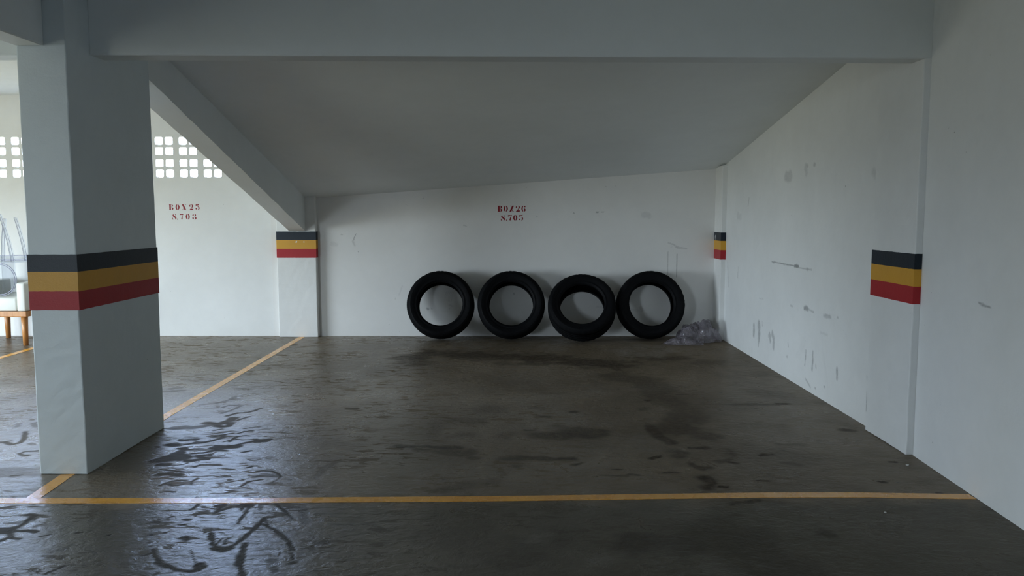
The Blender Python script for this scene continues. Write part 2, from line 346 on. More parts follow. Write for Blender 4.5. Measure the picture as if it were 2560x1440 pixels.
BACK_WALL_MARKS = [
    ('w', [(-1.709, 1.096), (-1.73, 1.05), (-1.733, 1.034)], 0.004, 0.6),
    ('w', [(-1.744, 1.018), (-1.721, 0.974)], 0.01, 0.25),
    ('w', [(-1.962, 0.99), (-1.923, 0.985)], 0.02, 0.12),
    ('w', [(-1.866, 1.089), (-1.855, 1.087)], 0.006, 0.3),
    ('w', [(-1.222, 0.539), (-1.256, 0.445)], 0.007, 0.12),
    ('w', [(-1.295, 0.412), (-1.301, 0.396)], 0.006, 0.25),
    ('w', [(-0.558, 1.186), (-0.53, 1.176)], 0.006, 0.3),
    ('w', [(-0.96, 0.301), (-0.949, 0.29)], 0.01, 0.5),
    ('w', [(-0.911, 0.296), (-0.905, 0.293)], 0.007, 0.3),
    ('w', [(-0.767, 0.379), (-0.763, 0.434), (-0.747, 0.479)], 0.004, 0.16),
    ('w', [(-0.749, 0.379), (-0.745, 0.434), (-0.727, 0.479)], 0.004, 0.16),
    ('w', [(-0.731, 0.379), (-0.728, 0.434), (-0.707, 0.479)], 0.004, 0.16),
    ('w', [(-0.714, 0.379), (-0.71, 0.434), (-0.688, 0.479)], 0.004, 0.16),
    ('w', [(-0.696, 0.379), (-0.692, 0.434), (-0.668, 0.479)], 0.004, 0.16),
    ('w', [(-0.723, 0.335), (-0.695, 0.324)], 0.008, 0.2),
    ('w', [(-0.723, 0.29), (-0.715, 0.301)], 0.006, 0.2),
    ('w', [(-0.028, 0.457), (-0.025, 0.453)], 0.008, 0.4),
    ('w', [(0.606, 1.317), (0.611, 1.315)], 0.005, 0.7),
    ('w', [(0.846, 1.325), (0.868, 1.325)], 0.004, 0.8),
    ('w', [(0.903, 1.327), (0.927, 1.328)], 0.004, 0.6),
    ('w', [(0.214, 1.28), (0.217, 1.279)], 0.005, 0.4),
    ('w', [(1.355, 1.297), (1.399, 1.288)], 0.03, 0.14),
    ('w', [(1.614, 1.005), (1.676, 0.981), (1.712, 0.956), (1.739, 0.95), (1.809, 0.941)], 0.006, 0.3),
    ('w', [(1.695, 0.956), (1.739, 0.949)], 0.007, 0.3),
    ('w', [(1.614, 0.902), (1.616, 0.796), (1.612, 0.654)], 0.0035, 0.4),
    ('w', [(1.712, 0.88), (1.709, 0.778), (1.708, 0.636)], 0.0035, 0.7),
    ('w', [(2.11, 1.695), (2.112, 1.688)], 0.005, 0.7),
    ('w', [(1.642, 0.95), (1.655, 0.959)], 0.006, 0.12),
    ('w', [(0.862, 0.316), (1.325, 0.278)], 0.01, 0.1),
    ('w', [(1.333, 0.304), (1.342, 0.282)], 0.02, 0.2),
    ('w', [(0.245, 0.087), (0.263, 0.065)], 0.008, 0.2),
]
# </marks>

# ------------------------------------------------------------------ small helpers
def link(o, parent=None):
    C.objects.link(o)
    if parent is not None:
        o.parent = parent
    return o

def mesh_obj(name, bm, mat, parent=None, smooth=False):
    me = bpy.data.meshes.new(name)
    bm.normal_update()
    bm.to_mesh(me); bm.free()
    if smooth:
        for p in me.polygons: p.use_smooth = True
    if mat: me.materials.append(mat)
    return link(bpy.data.objects.new(name, me), parent)

def tag(o, label, cat, group=None):
    o['label'] = label; o['category'] = cat
    if group: o['group'] = group
    return o

def struct(o, label=None):
    o['kind'] = 'structure'
    if label: o['label'] = label
    return o

def empty(name, loc):
    o = bpy.data.objects.new(name, None)
    o.location = loc; o.empty_display_size = 0.05
    return link(o)

def box(bm, x0, x1, y0, y1, z0, z1):
    v = [bm.verts.new(p) for p in ((x0,y0,z0),(x1,y0,z0),(x1,y1,z0),(x0,y1,z0),(x0,y0,z1),(x1,y0,z1),(x1,y1,z1),(x0,y1,z1))]
    for f in ((0,3,2,1),(4,5,6,7),(0,1,5,4),(1,2,6,5),(2,3,7,6),(3,0,4,7)):
        bm.faces.new([v[i] for i in f])
    return v

def hexa(bm, pts):
    """eight corners: bottom four (counter-clockwise from above), top four"""
    v = [bm.verts.new(p) for p in pts]
    for f in ((0,3,2,1),(4,5,6,7),(0,1,5,4),(1,2,6,5),(2,3,7,6),(3,0,4,7)):
        bm.faces.new([v[i] for i in f])
    return v

def bevel(bm, w, seg=2):
    bmesh.ops.bevel(bm, geom=list(bm.edges), offset=w, segments=seg, affect='EDGES', profile=0.5)

def bumpy_box(name, x0, x1, y0, y1, z0, z1, mat, parent=None, step=0.04, amp=0.0016, rad=0.006):
    """plastered box with slightly uneven faces and worn arrises"""
    bm = bmesh.new()
    box(bm, x0, x1, y0, y1, z0, z1)
    bevel(bm, rad, 2)
    def cuts(a, b, ax):
        n = max(1, int((b - a) / step))
        for i in range(1, n):
            c = a + (b - a) * i / n
            p = [0, 0, 0]; p[ax] = c
            q = [0, 0, 0]; q[ax] = 1
            bmesh.ops.bisect_plane(bm, geom=bm.verts[:] + bm.edges[:] + bm.faces[:], plane_co=p, plane_no=q)
    cuts(x0, x1, 0); cuts(y0, y1, 1); cuts(z0, z1, 2)
    for v in bm.verts:
        n1 = noise.noise_vector(v.co * 4.0) * amp * 1.4
        n2 = noise.noise_vector(v.co * 23.0) * amp
        v.co += n1 + n2
    return mesh_obj(name, bm, mat, parent)

def tube(bm, pts, radii, seg=12, cap=True):
    pts = [Vector(p) for p in pts]
    rings = []
    for i, p in enumerate(pts):
        d = (pts[min(i + 1, len(pts) - 1)] - pts[max(i - 1, 0)]).normalized()
        a = Vector((0, 0, 1)) if abs(d.z) < 0.9 else Vector((1, 0, 0))
        u = d.cross(a).normalized(); w = u.cross(d)
        r = radii[i] if isinstance(radii, (list, tuple)) else radii
        rings.append([bm.verts.new(p + (u * math.cos(t) + w * math.sin(t)) * r)
                      for t in [2 * math.pi * k / seg for k in range(seg)]])
    for a, b in zip(rings, rings[1:]):
        for k in range(seg):
            bm.faces.new((a[k], a[(k + 1) % seg], b[(k + 1) % seg], b[k]))
    if cap:
        bm.faces.new(rings[0][::-1]); bm.faces.new(rings[-1])

def lattice_noise(nu, nv, cells_u, cells_v, seed):
    g = np.random.default_rng(seed).random((cells_v + 2, cells_u + 2))
    u = np.linspace(0, cells_u, nu); v = np.linspace(0, cells_v, nv)
    iu = u.astype(int); iv = v.astype(int)
    fu = u - iu; fv = v - iv
    fu = fu * fu * (3 - 2 * fu); fv = fv * fv * (3 - 2 * fv)
    a = g[np.ix_(iv, iu)]; b = g[np.ix_(iv, iu + 1)]; c = g[np.ix_(iv + 1, iu)]; d = g[np.ix_(iv + 1, iu + 1)]
    return (a * (1 - fu) + b * fu) * (1 - fv)[:, None] + (c * (1 - fu) + d * fu) * fv[:, None]

def raster(marks, us, vs, kind, seed=3, ragged=0.5, soft=0.35):
    """worn-in marks laid down along polylines, as values 0..1 at the grid points"""
    nu, nv = len(us), len(vs)
    out = np.zeros((nv, nu))
    span_u, span_v = us[-1] - us[0], vs[-1] - vs[0]
    def nz(cell, sd):
        cu, cv = int(span_u / cell) + 1, int(span_v / cell) + 1
        g = np.random.default_rng(sd).random((cv + 2, cu + 2))
        u = (us - us[0]) / cell; v = (vs - vs[0]) / cell
        iu = u.astype(int); iv = v.astype(int); fu = u - iu; fv = v - iv
        fu = fu * fu * (3 - 2 * fu); fv = fv * fv * (3 - 2 * fv)
        a = g[np.ix_(iv, iu)]; b = g[np.ix_(iv, iu + 1)]; c = g[np.ix_(iv + 1, iu)]; d = g[np.ix_(iv + 1, iu + 1)]
        return (a * (1 - fu) + b * fu) * (1 - fv)[:, None] + (c * (1 - fu) + d * fu) * fv[:, None]
    J = (nz(0.035, seed) - 0.5) + 0.6 * (nz(0.014, seed + 1) - 0.5)
    J2 = (nz(0.12, seed + 2) - 0.5) + 0.7 * (nz(0.05, seed + 5) - 0.5)
    for k, pts, w, st in marks:
        if k != kind: continue
        P = np.array(pts)
        pad = w * 2.6
        i0, i1 = np.searchsorted(us, [P[:, 0].min() - pad, P[:, 0].max() + pad])
        j0, j1 = np.searchsorted(vs, [P[:, 1].min() - pad, P[:, 1].max() + pad])
        if i1 <= i0 or j1 <= j0: continue
        U, V = np.meshgrid(us[i0:i1], vs[j0:j1])
        D = np.full(U.shape, 1e9)
        if len(P) == 1: P = np.vstack([P, P])
        for a, b in zip(P, P[1:]):
            d = b - a; L = max(d @ d, 1e-12)
            t = np.clip(((U - a[0]) * d[0] + (V - a[1]) * d[1]) / L, 0, 1)
            D = np.minimum(D, np.hypot(U - a[0] - t * d[0], V - a[1] - t * d[1]))
        jj = (J2 if w > 0.03 else J)[j0:j1, i0:i1]
        q = D / w + ragged * 2 * jj
        m = 1 - np.clip((q - (1 - soft)) / (2 * soft), 0, 1)
        m = m * m * (3 - 2 * m) * st
        out[j0:j1, i0:i1] = np.maximum(out[j0:j1, i0:i1], m)
    return out

def grid_mesh(name, us, vs, to3d, mat, rgb, flip=False):
    """tensor grid surface with a colour attribute 'marks' holding three masks"""
    nu, nv = len(us), len(vs)
    U, V = np.meshgrid(us, vs)
    co = np.stack(to3d(U, V), -1).reshape(-1, 3).astype(np.float32)
    idx = np.arange(nu * nv).reshape(nv, nu)
    a, b, c, d = idx[:-1, :-1], idx[:-1, 1:], idx[1:, 1:], idx[1:, :-1]
    q = np.stack([a, b, c, d] if not flip else [a, d, c, b], -1).reshape(-1, 4)
    me = bpy.data.meshes.new(name)
    me.vertices.add(nu * nv); me.vertices.foreach_set('co', co.ravel())
    me.loops.add(q.size); me.loops.foreach_set('vertex_index', q.ravel().astype(np.int32))
    me.polygons.add(len(q))
    me.polygons.foreach_set('loop_start', (np.arange(len(q)) * 4).astype(np.int32))
    me.update(calc_edges=True)
    at = me.attributes.new('marks', 'FLOAT_COLOR', 'POINT')
    col = np.ones((nu * nv, 4), np.float32)
    for i in range(3): col[:, i] = rgb[i].ravel()
    at.data.foreach_set('color', col.ravel())
    me.materials.append(mat)
    me.validate()
    return link(bpy.data.objects.new(name, me))

# ------------------------------------------------------------------ materials
class Mat:
    def __init__(s, name):
        s.m = bpy.data.materials.new(name); s.m.use_nodes = True
        s.t = s.m.node_tree; s.b = s.t.nodes['Principled BSDF']
        s._tc = None
    def n(s, typ, **kw):
        n = s.t.nodes.new('ShaderNode' + typ)
        for k, v in kw.items(): setattr(n, k, v)
        return n
    def l(s, a, b): s.t.links.new(a, b)
    def obj(s):
        if s._tc is None: s._tc = s.n('TexCoord')
        g = s.n('NewGeometry')
        return g.outputs['Position']
    def mapping(s, scale=(1, 1, 1), rot=(0, 0, 0)):
        m = s.n('Mapping'); m.inputs['Scale'].default_value = scale; m.inputs['Rotation'].default_value = rot
        s.l(s.obj(), m.inputs['Vector']); return m.outputs[0]
    def noise(s, vec, scale, detail=3, rough=0.5, dist=0.0):
        n = s.n('TexNoise'); n.inputs['Scale'].default_value = scale; n.inputs['Detail'].default_value = detail
        n.inputs['Roughness'].default_value = rough; n.inputs['Distortion'].default_value = dist
        s.l(vec, n.inputs['Vector']); return n.outputs['Fac']
    def ramp(s, fac, a, b, va=0.0, vb=1.0, smooth=True):
        r = s.n('MapRange'); r.inputs['From Min'].default_value = a; r.inputs['From Max'].default_value = b
        r.inputs['To Min'].default_value = va; r.inputs['To Max'].default_value = vb
        if smooth: r.interpolation_type = 'SMOOTHSTEP'
        s.l(fac, r.inputs['Value']); return r.outputs['Result']
    def math(s, op, a, b=None, clamp=False):
        n = s.n('Math', operation=op); n.use_clamp = clamp
        for i, x in enumerate((a, b)):
            if x is None: continue
            if isinstance(x, (int, float)): n.inputs[i].default_value = x
            else: s.l(x, n.inputs[i])
        return n.outputs[0]
    def mix(s, fac, a, b, blend='MIX'):
        n = s.n('Mix', data_type='RGBA', blend_type=blend)
        for key, x in (('Factor', fac), ('A', a), ('B', b)):
            if isinstance(x, (int, float)): n.inputs[key].default_value = x
            elif isinstance(x, tuple): n.inputs[key].default_value = (*x, 1)
            else: s.l(x, n.inputs[key])
        return n.outputs['Result']
    def bump(s, h, strength, dist, prev=None):
        b = s.n('Bump'); b.inputs['Strength'].default_value = strength; b.inputs['Distance'].default_value = dist
        s.l(h, b.inputs['Height'])
        if prev is not None: s.l(prev, b.inputs['Normal'])
        return b.outputs['Normal']
    def set(s, **kw):
        for k, v in kw.items():
            i = s.b.inputs[k.replace('_', ' ')]
            if isinstance(v, (int, float)): i.default_value = v
            elif isinstance(v, tuple): i.default_value = (*v, 1)
            else: s.l(v, i)
        return s

def paint_mat(name, col, rough=0.5, var=0.06, bump=0.25, marks=None, spec=0.35, grime=0.0):
    m = Mat(name)
    p = m.mapping()
    n1 = m.noise(p, 1.3, 4, 0.6); n2 = m.noise(p, 9, 4, 0.6); n3 = m.noise(p, 160, 2, 0.6); n4 = m.noise(p, 28, 3, 0.55)
    v = m.math('ADD', m.ramp(n1, 0.3, 0.7, 1 - var, 1 + var, False), m.ramp(n2, 0.3, 0.7, -var * 0.35, var * 0.35, False))
    c = m.mix(1.0, col, v, 'MULTIPLY')
    if grime:
        g = m.ramp(m.noise(m.mapping((1, 1, 0.6)), 2.6, 5, 0.65, 0.6), 0.62, 0.8, 0, grime)
        c = m.mix(g, c, (0.30, 0.31, 0.30))
        d = m.ramp(m.noise(p, 34, 2, 0.5), 0.76, 0.80, 0, 0.55)
        c = m.mix(m.math('MULTIPLY', d, m.ramp(m.noise(p, 3, 2), 0.45, 0.6)), c, (0.2, 0.2, 0.19))
    if marks:
        a = m.n('Attribute', attribute_name='marks'); sp = m.n('SeparateColor'); m.l(a.outputs['Color'], sp.inputs[0])
        f = m.math('MULTIPLY', sp.outputs[0], m.ramp(m.noise(p, 70, 3, 0.7), 0.3, 0.6, 0.65, 1.0))
        c = m.mix(f, c, (0.10, 0.105, 0.11))
    h = m.math('ADD', m.math('MULTIPLY', n4, 0.6), m.math('MULTIPLY', n3, 0.25))
    nrm = m.bump(h, bump, 0.004)
    m.set(Base_Color=c, Roughness=rough, Normal=nrm)
    m.b.inputs['Specular IOR Level'].default_value = spec
    return m.m

M_wall = paint_mat('white wall paint', (0.80, 0.80, 0.785), 0.55, 0.035, 0.3, grime=0.05)
M_wall_back = paint_mat('white wall paint on back wall', (0.79, 0.78, 0.76), 0.55, 0.03, 0.3, marks=True, grime=0.05)
M_wall_right = paint_mat('white wall paint scuffed', (0.81, 0.82, 0.815), 0.5, 0.04, 0.3, marks=True, grime=0.10)
M_column = paint_mat('white column paint', (0.68, 0.74, 0.76), 0.42, 0.04, 0.5, grime=0.04, spec=0.5)
M_beam = paint_mat('grey white beam paint', (0.77, 0.80, 0.80), 0.55, 0.03, 0.2)
M_ceiling = paint_mat('pale ceiling paint', (0.80, 0.83, 0.835), 0.6, 0.03, 0.2)
M_black = paint_mat('black gloss band paint', (0.011, 0.018, 0.028), 0.42, 0.10, 0.4, spec=0.25)
M_yellow = paint_mat('yellow gloss band paint', (0.66, 0.34, 0.035), 0.40, 0.05, 0.4, spec=0.3)
M_red = paint_mat('red gloss band paint', (0.40, 0.022, 0.028), 0.42, 0.05, 0.4, spec=0.25)
M_stencil = paint_mat('dark red stencil paint', (0.27, 0.012, 0.02), 0.5, 0.05, 0.1)
M_block = paint_mat('white painted concrete block', (0.80, 0.80, 0.785), 0.6, 0.03, 0.3)

def concrete():
    m = Mat('power-trowelled concrete floor')
    p = m.mapping()
    at = m.n('Attribute', attribute_name='marks'); sp = m.n('SeparateColor'); m.l(at.outputs['Color'], sp.inputs[0])
    mk, stn, lgt = sp.outputs[0], sp.outputs[1], sp.outputs[2]
    big = m.noise(p, 0.7, 5, 0.6, 0.4); mid = m.noise(p, 2.6, 6, 0.62, 0.5); fine = m.noise(p, 38, 5, 0.65); grit = m.noise(p, 210, 2, 0.5)
    streak = m.noise(m.mapping((7, 21, 1), (0, 0, math.radians(-24))), 1.0, 5, 0.62, 0.9)
    c = m.mix(m.ramp(big, 0.35, 0.68), (0.152, 0.120, 0.083), (0.232, 0.188, 0.137))
    c = m.mix(m.ramp(mid, 0.44, 0.72, 0, 0.5), c, (0.112, 0.088, 0.062))
    c = m.mix(m.ramp(fine, 0.5, 0.8, 0, 0.3), c, (0.25, 0.23, 0.20))
    c = m.mix(m.ramp(grit, 0.62, 0.75, 0, 0.25), c, (0.05, 0.045, 0.04))
    # scattered small dark specks
    vo = m.n('TexVoronoi'); vo.inputs['Scale'].default_value = 4.2; m.l(m.mapping((0.8, 1.5, 1)), vo.inputs['Vector'])
    dd = m.math('ADD', vo.outputs['Distance'], m.ramp(m.noise(p, 22, 3), 0.3, 0.7, -0.05, 0.07, False))
    speck = m.math('MULTIPLY', m.ramp(dd, 0.03, 0.075, 1, 0), m.ramp(vo.outputs['Color'], 0.45, 0.5, 0, 0.8))
    c = m.mix(speck, c, (0.035, 0.03, 0.027))
    lane = m.n('SeparateXYZ'); m.l(m.obj(), lane.inputs[0])
    lane = m.ramp(m.math('ADD', lane.outputs['Y'], m.ramp(m.noise(p, 3, 3), 0.3, 0.7, -0.12, 0.12, False)), 3.38, 3.56, 1, 0)
    c = m.mix(m.math('MULTIPLY', lane, 0.58), c, (0.055, 0.057, 0.046))      # the driving lane is a greener, dirtier pour
    rag = m.ramp(m.noise(p, 26, 5, 0.7), 0.3, 0.62, 0.35, 1.0)
    c = m.mix(m.math('MULTIPLY', m.math('MULTIPLY', stn, rag), 0.9), c, (0.026, 0.021, 0.018))
    c = m.mix(m.math('MULTIPLY', m.math('MULTIPLY', lgt, rag), 0.6), c, (0.26, 0.235, 0.205))
    c = m.mix(m.math('MULTIPLY', mk, 0.45), c, (0.035, 0.036, 0.036))
    # worn curing film: glossy where it is whole, matt in scuffs and marks
    wear = m.ramp(streak, 0.53, 0.58, 0, 0.9)
    patch = m.ramp(m.noise(p, 1.9, 3, 0.5), 0.42, 0.55, 0.12, 1.0)
    sx = m.n('SeparateXYZ'); m.l(m.obj(), sx.inputs[0])
    # the film is worn away evenly where cars stand in the right-hand bay
    bay = m.ramp(m.math('ADD', sx.outputs['X'], m.ramp(m.noise(p, 1.1, 3, 0.5), 0.3, 0.7, -0.7, 0.7, False)), -0.9, 0.9, 0, 1)
    wear = m.math('MULTIPLY', m.math('MULTIPLY', wear, patch), m.ramp(bay, 0, 1, 1.0, 0.25, False))
    wear = m.math('MAXIMUM', wear, m.ramp(m.noise(p, 60, 3, 0.7), 0.6, 0.72, 0, 0.5))
    wear = m.math('MAXIMUM', wear, mk)
    wear = m.math('MAXIMUM', wear, m.math('MULTIPLY', stn, 0.6), True)
    rbase = m.ramp(mid, 0.3, 0.7, 0.25, 0.33, False)
    r = m.n('Mix', data_type='FLOAT'); m.l(wear, r.inputs['Factor']); m.l(rbase, r.inputs['A']); r.inputs['B'].default_value = 0.62
    spec = m.math('MULTIPLY', m.ramp(wear, 0, 1, 0.62, 0.08, False), m.math('MULTIPLY', m.ramp(bay, 0, 1, 1.0, 0.06, False), m.ramp(sx.outputs['Y'], 4.9, 6.9, 1.0, 0.25)))
    n1 = m.bump(m.noise(m.mapping((1, 1.6, 1)), 14, 5, 0.6, 0.8), 0.42, 0.012)
    n2 = m.bump(fine, 0.5, 0.003, n1)
    n3 = m.bump(m.math('SUBTRACT', 1.0, m.math('MAXIMUM', mk, speck)), 0.6, 0.0012, n2)
    m.set(Base_Color=c, Roughness=r.outputs['Result'], Normal=n3)
    m.l(spec, m.b.inputs['Specular IOR Level'])
    return m.m
M_floor = concrete()

def line_paint():
    m = Mat('yellow floor line paint')
    p = m.mapping()
    c = m.mix(m.ramp(m.noise(p, 5, 4, 0.6), 0.35, 0.7), (0.80, 0.355, 0.035), (0.92, 0.45, 0.06))
    c = m.mix(m.ramp(m.noise(p, 90, 3, 0.7), 0.68, 0.76, 0, 0.5), c, (0.22, 0.13, 0.06))
    nrm = m.bump(m.noise(p, 120, 3, 0.6), 0.35, 0.002)
    m.set(Base_Color=c, Roughness=m.ramp(m.noise(p, 14, 3), 0.3, 0.7, 0.20, 0.32), Normal=nrm)
    m.b.inputs['Specular IOR Level'].default_value = 0.9
    return m.m
M_line = line_paint()

def simple(name, col, rough=0.5, spec=0.5, bump=None, var=None):
    m = Mat(name)
    c = col
    if var:
        c = m.mix(m.ramp(m.noise(m.mapping(var[0]), var[1], 4, 0.6, 0.8), 0.35, 0.65), col, var[2])
    m.set(Base_Color=c, Roughness=rough)
    if bump: m.set(Normal=m.bump(m.noise(m.mapping(), bump[0], 3, 0.6), bump[1], bump[2]))
    m.b.inputs['Specular IOR Level'].default_value = spec
    return m.m
M_rubber = simple('black tyre rubber', (0.0028, 0.003, 0.0038), 0.6, 0.10, (90, 0.2, 0.001), ((1, 1, 1), 9, (0.0042, 0.0045, 0.0055)))
M_tread = simple('black tread rubber', (0.0035, 0.0038, 0.0045), 0.75, 0.10, (120, 0.3, 0.001))
M_liner = simple('dull tyre inner liner', (0.003, 0.003, 0.0035), 0.85, 0.08)
M_wood = simple('honey coloured wood', (0.42, 0.17, 0.045), 0.38, 0.5, (60, 0.1, 0.001), ((30, 30, 2), 1.2, (0.52, 0.24, 0.075)))
M_uphol = simple('white leatherette', (0.72, 0.73, 0.68), 0.38, 0.5, (70, 0.2, 0.002))
M_chip = simple('white paint flake', (0.6, 0.6, 0.58), 0.6)

def acrylic():
    m = Mat('clear acrylic')
    m.set(Base_Color=(0.93, 0.95, 0.97), Roughness=0.04)
    m.b.inputs['Transmission Weight'].default_value = 1.0
    m.b.inputs['IOR'].default_value = 1.3
    out = m.t.nodes['Material Output']
    tr = m.n('BsdfTransparent'); tr.inputs[0].default_value = (0.90, 0.92, 0.955, 1)
    mx = m.n('MixShader'); lw = m.n('LayerWeight'); lw.inputs['Blend'].default_value = 0.35
    m.l(m.ramp(lw.outputs['Facing'], 0.1, 0.9, 0.16, 0.8), mx.inputs[0])
    m.l(tr.outputs[0], mx.inputs[1]); m.l(m.b.outputs[0], mx.inputs[2]); m.l(mx.outputs[0], out.inputs['Surface'])
    return m.m
M_acrylic = acrylic()

def bag_mat():
    m = Mat('crumpled clear plastic film')
    m.set(Base_Color=(0.24, 0.215, 0.245), Roughness=0.1)
    m.b.inputs['Specular IOR Level'].default_value = 0.9
    m.set(Normal=m.bump(m.noise(m.mapping(), 26, 3, 0.5, 1.5), 0.35, 0.012))
    out = m.t.nodes['Material Output']
    tr = m.n('BsdfTransparent'); tr.inputs[0].default_value = (0.86, 0.85, 0.87, 1)
    mx = m.n('MixShader')
    m.l(m.ramp(m.noise(m.mapping(), 9, 3, 0.6, 1.0), 0.35, 0.65, 0.30, 0.75), mx.inputs[0])
    m.l(tr.outputs[0], mx.inputs[1]); m.l(m.b.outputs[0], mx.inputs[2]); m.l(mx.outputs[0], out.inputs['Surface'])
    return m.m
M_bag = bag_mat()

# ------------------------------------------------------------------ floor
xs = np.concatenate([[ROOM_X0 - 0.2, -6, -5, -4], np.arange(-3.5, 2.17, 0.009), [2.4]])
ys = np.concatenate([[ROOM_Y0 - 0.2, -2, 0, 1.5], np.arange(2.55, 4.6, 0.007), np.arange(4.6, 8.40, 0.014), [8.6]])
fm = [raster(FLOOR_MARKS, xs, ys, 'm', 3, 0.30, 0.28),
      raster(FLOOR_MARKS, xs, ys, 's', 13, 0.55, 0.65),
      raster(FLOOR_MARKS, xs, ys, 'l', 23, 0.9, 0.6)]
struct(grid_mesh('floor', xs, ys, lambda U, V: (U, V, 0 * U), M_floor, fm))

# ------------------------------------------------------------------ right wall (bends very slightly beyond the pilaster)
yw = np.concatenate([[ROOM_Y0], np.arange(2.9, 8.38, 0.010), [8.52]])
zw = np.concatenate([np.arange(0, 1.95, 0.008), [2.2, 2.6]])
rw = raster(RIGHT_WALL_MARKS, yw, zw, 'w', 5, 0.35, 0.45)
def wall_x(y): return np.interp(y, [3.1, 4.17, 4.5], [2.095, 2.150, 2.155])
zero = np.zeros_like(rw)
struct(grid_mesh('wall_right', yw, zw, lambda U, V: (wall_x(U), U, V), M_wall_right, [rw, zero, zero], flip=True))

# ------------------------------------------------------------------ back wall: fine grid to the right, plain pieces around the window strip
xb = np.concatenate([np.arange(-2.61, 2.17, 0.008), [2.35]])
zb = np.concatenate([np.arange(0, 1.46, 0.008), [1.8, 2.6]])
bw = raster(BACK_WALL_MARKS, xb, zb, 'w', 7, 0.35, 0.45)
zero = np.zeros_like(bw)
wb = grid_mesh('wall_back', xb, zb, lambda U, V: (U, 0 * U + ROOM_Y1, V), M_wall_back, [bw, zero, zero])
struct(wb)
bm = bmesh.new()
box(bm, ROOM_X0, WIN[1], ROOM_Y1, ROOM_Y1 + 0.12, 0, WIN[2])
box(bm, ROOM_X0, WIN[1], ROOM_Y1, ROOM_Y1 + 0.12, WIN[3], 2.6)
box(bm, ROOM_X0, WIN[0], ROOM_Y1, ROOM_Y1 + 0.12, WIN[2], WIN[3])
struct(mesh_obj('wall_back_left', bm, M_wall))

# block window strip: 2 rows of four-hole blocks
def window_blocks():
    bm = bmesh.new()
    px, pz, cell, pitch, d = 0.2535, 0.2325, 0.081, 0.107, 0.05
    n = 16
    xL = -3.8215
    k0 = -12; k1 = 4
    cells = []
    for k in range(k0, k1 + 1):
        for rrow in range(2):
            for i in range(2):
                for j in range(2):
                    cx = xL + k * px + 0.0435 + 0.004 + i * pitch
                    cz = 1.700 + rrow * pz + cell / 2 - 0.003 + j * pitch
                    cells.append((cx, cz))
    xsn = sorted({round(c[0], 5) for c in cells}); zsn = sorted({round(c[1], 5) for c in cells})
    xe = [WIN[0]] + [(a + b) / 2 for a, b in zip(xsn, xsn[1:])] + [WIN[1]]
    ze = [WIN[2]] + [(a + b) / 2 for a, b in zip(zsn, zsn[1:])] + [WIN[3]]
    def ring(cx, cz, r, y, x0, x1, z0, z1):
        inner, outer = [], []
        for q in range(n):
            t = 2 * math.pi * (q + 0.5) / n
            c, s_ = math.cos(t), math.sin(t)
            e = 0.32     # superellipse: rounded square
            ix = cx + r * math.copysign(abs(c) ** e, c); iz = cz + r * math.copysign(abs(s_) ** e, s_)
            inner.append(bm.verts.new((ix, y, iz)))
            mmx = max(abs(c), abs(s_)); ux, uz = c / mmx, s_ / mmx
            ox = cx + ux * ((x1 - cx) if ux > 0 else (cx - x0)); oz = cz + uz * ((z1 - cz) if uz > 0 else (cz - z0))
            outer.append(bm.verts.new((ox, y, oz)))
        # true corners
        corners = {2: (x1, z1), 6: (x0, z1), 10: (x0, z0), 14: (x1, z0)}
        cv = {k: bm.verts.new((p[0], y, p[1])) for k, p in corners.items()}
        return inner, outer, cv
    for i, cx in enumerate(xsn):
        for j, cz in enumerate(zsn):
            args = (xe[i], xe[i + 1], ze[j], ze[j + 1])
            f_in, f_out, f_cv = ring(cx, cz, cell / 2, ROOM_Y1 + 0.004, *args)
            b_in, b_out, b_cv = ring(cx, cz, cell / 2 * 0.94, ROOM_Y1 + d, *args)
            for q in range(n):
                q2 = (q + 1) % n
                for inn, outt, cv, fl in ((f_in, f_out, f_cv, False), (b_in, b_out, b_cv, True)):
                    f = [inn[q], inn[q2], outt[q2], outt[q]]
                    if (q + 1) % 4 == 2 and False: pass
                    bm.faces.new(f if not fl else f[::-1])
                    if q2 in cv and q % 4 == 1:
                        g = [outt[q], outt[q2], cv[q2]]
                        bm.faces.new(g)
                bm.faces.new((f_in[q], b_in[q], b_in[q2], f_in[q2]))
    bmesh.ops.remove_doubles(bm, verts=bm.verts, dist=0.0003)
    return bm
struct(mesh_obj('window_1', window_blocks(), M_block), 'strip of white concrete breeze blocks with square holes')

# ------------------------------------------------------------------ far left wall and wall behind, with their openings
def wall_with_opening(name, axis, pos, a0, a1, o, th):
    bm = bmesh.new()
    def bb(u0, u1, z0, z1):
        if u1 - u0 < 1e-4 or z1 - z0 < 1e-4: return
        if axis == 'x': box(bm, pos - th, pos, u0, u1, z0, z1)
        else: box(bm, u0, u1, pos - th, pos, z0, z1)
    bb(a0, o[0], 0, 2.6); bb(o[1], a1, 0, 2.6); bb(o[0], o[1], 0, o[2]); bb(o[0], o[1], o[3], 2.6)
    return struct(mesh_obj(name, bm, M_wall))
wall_with_opening('wall_left', 'x', ROOM_X0, ROOM_Y0, ROOM_Y1 + 0.12, LEFT_OPEN, 0.15)
wall_with_opening('wall_behind', 'y', ROOM_Y0, ROOM_X0 - 0.15, 2.3, REAR_OPEN, 0.15)

# ------------------------------------------------------------------ ceilings
bm = bmesh.new()
box(bm, ROOM_X0 - 0.15, 2.35, ROOM_Y0 - 0.15, 8.52, ROOM_H + 0.02, ROOM_H + 0.2)
struct(mesh_obj('ceiling', bm, M_ceiling))

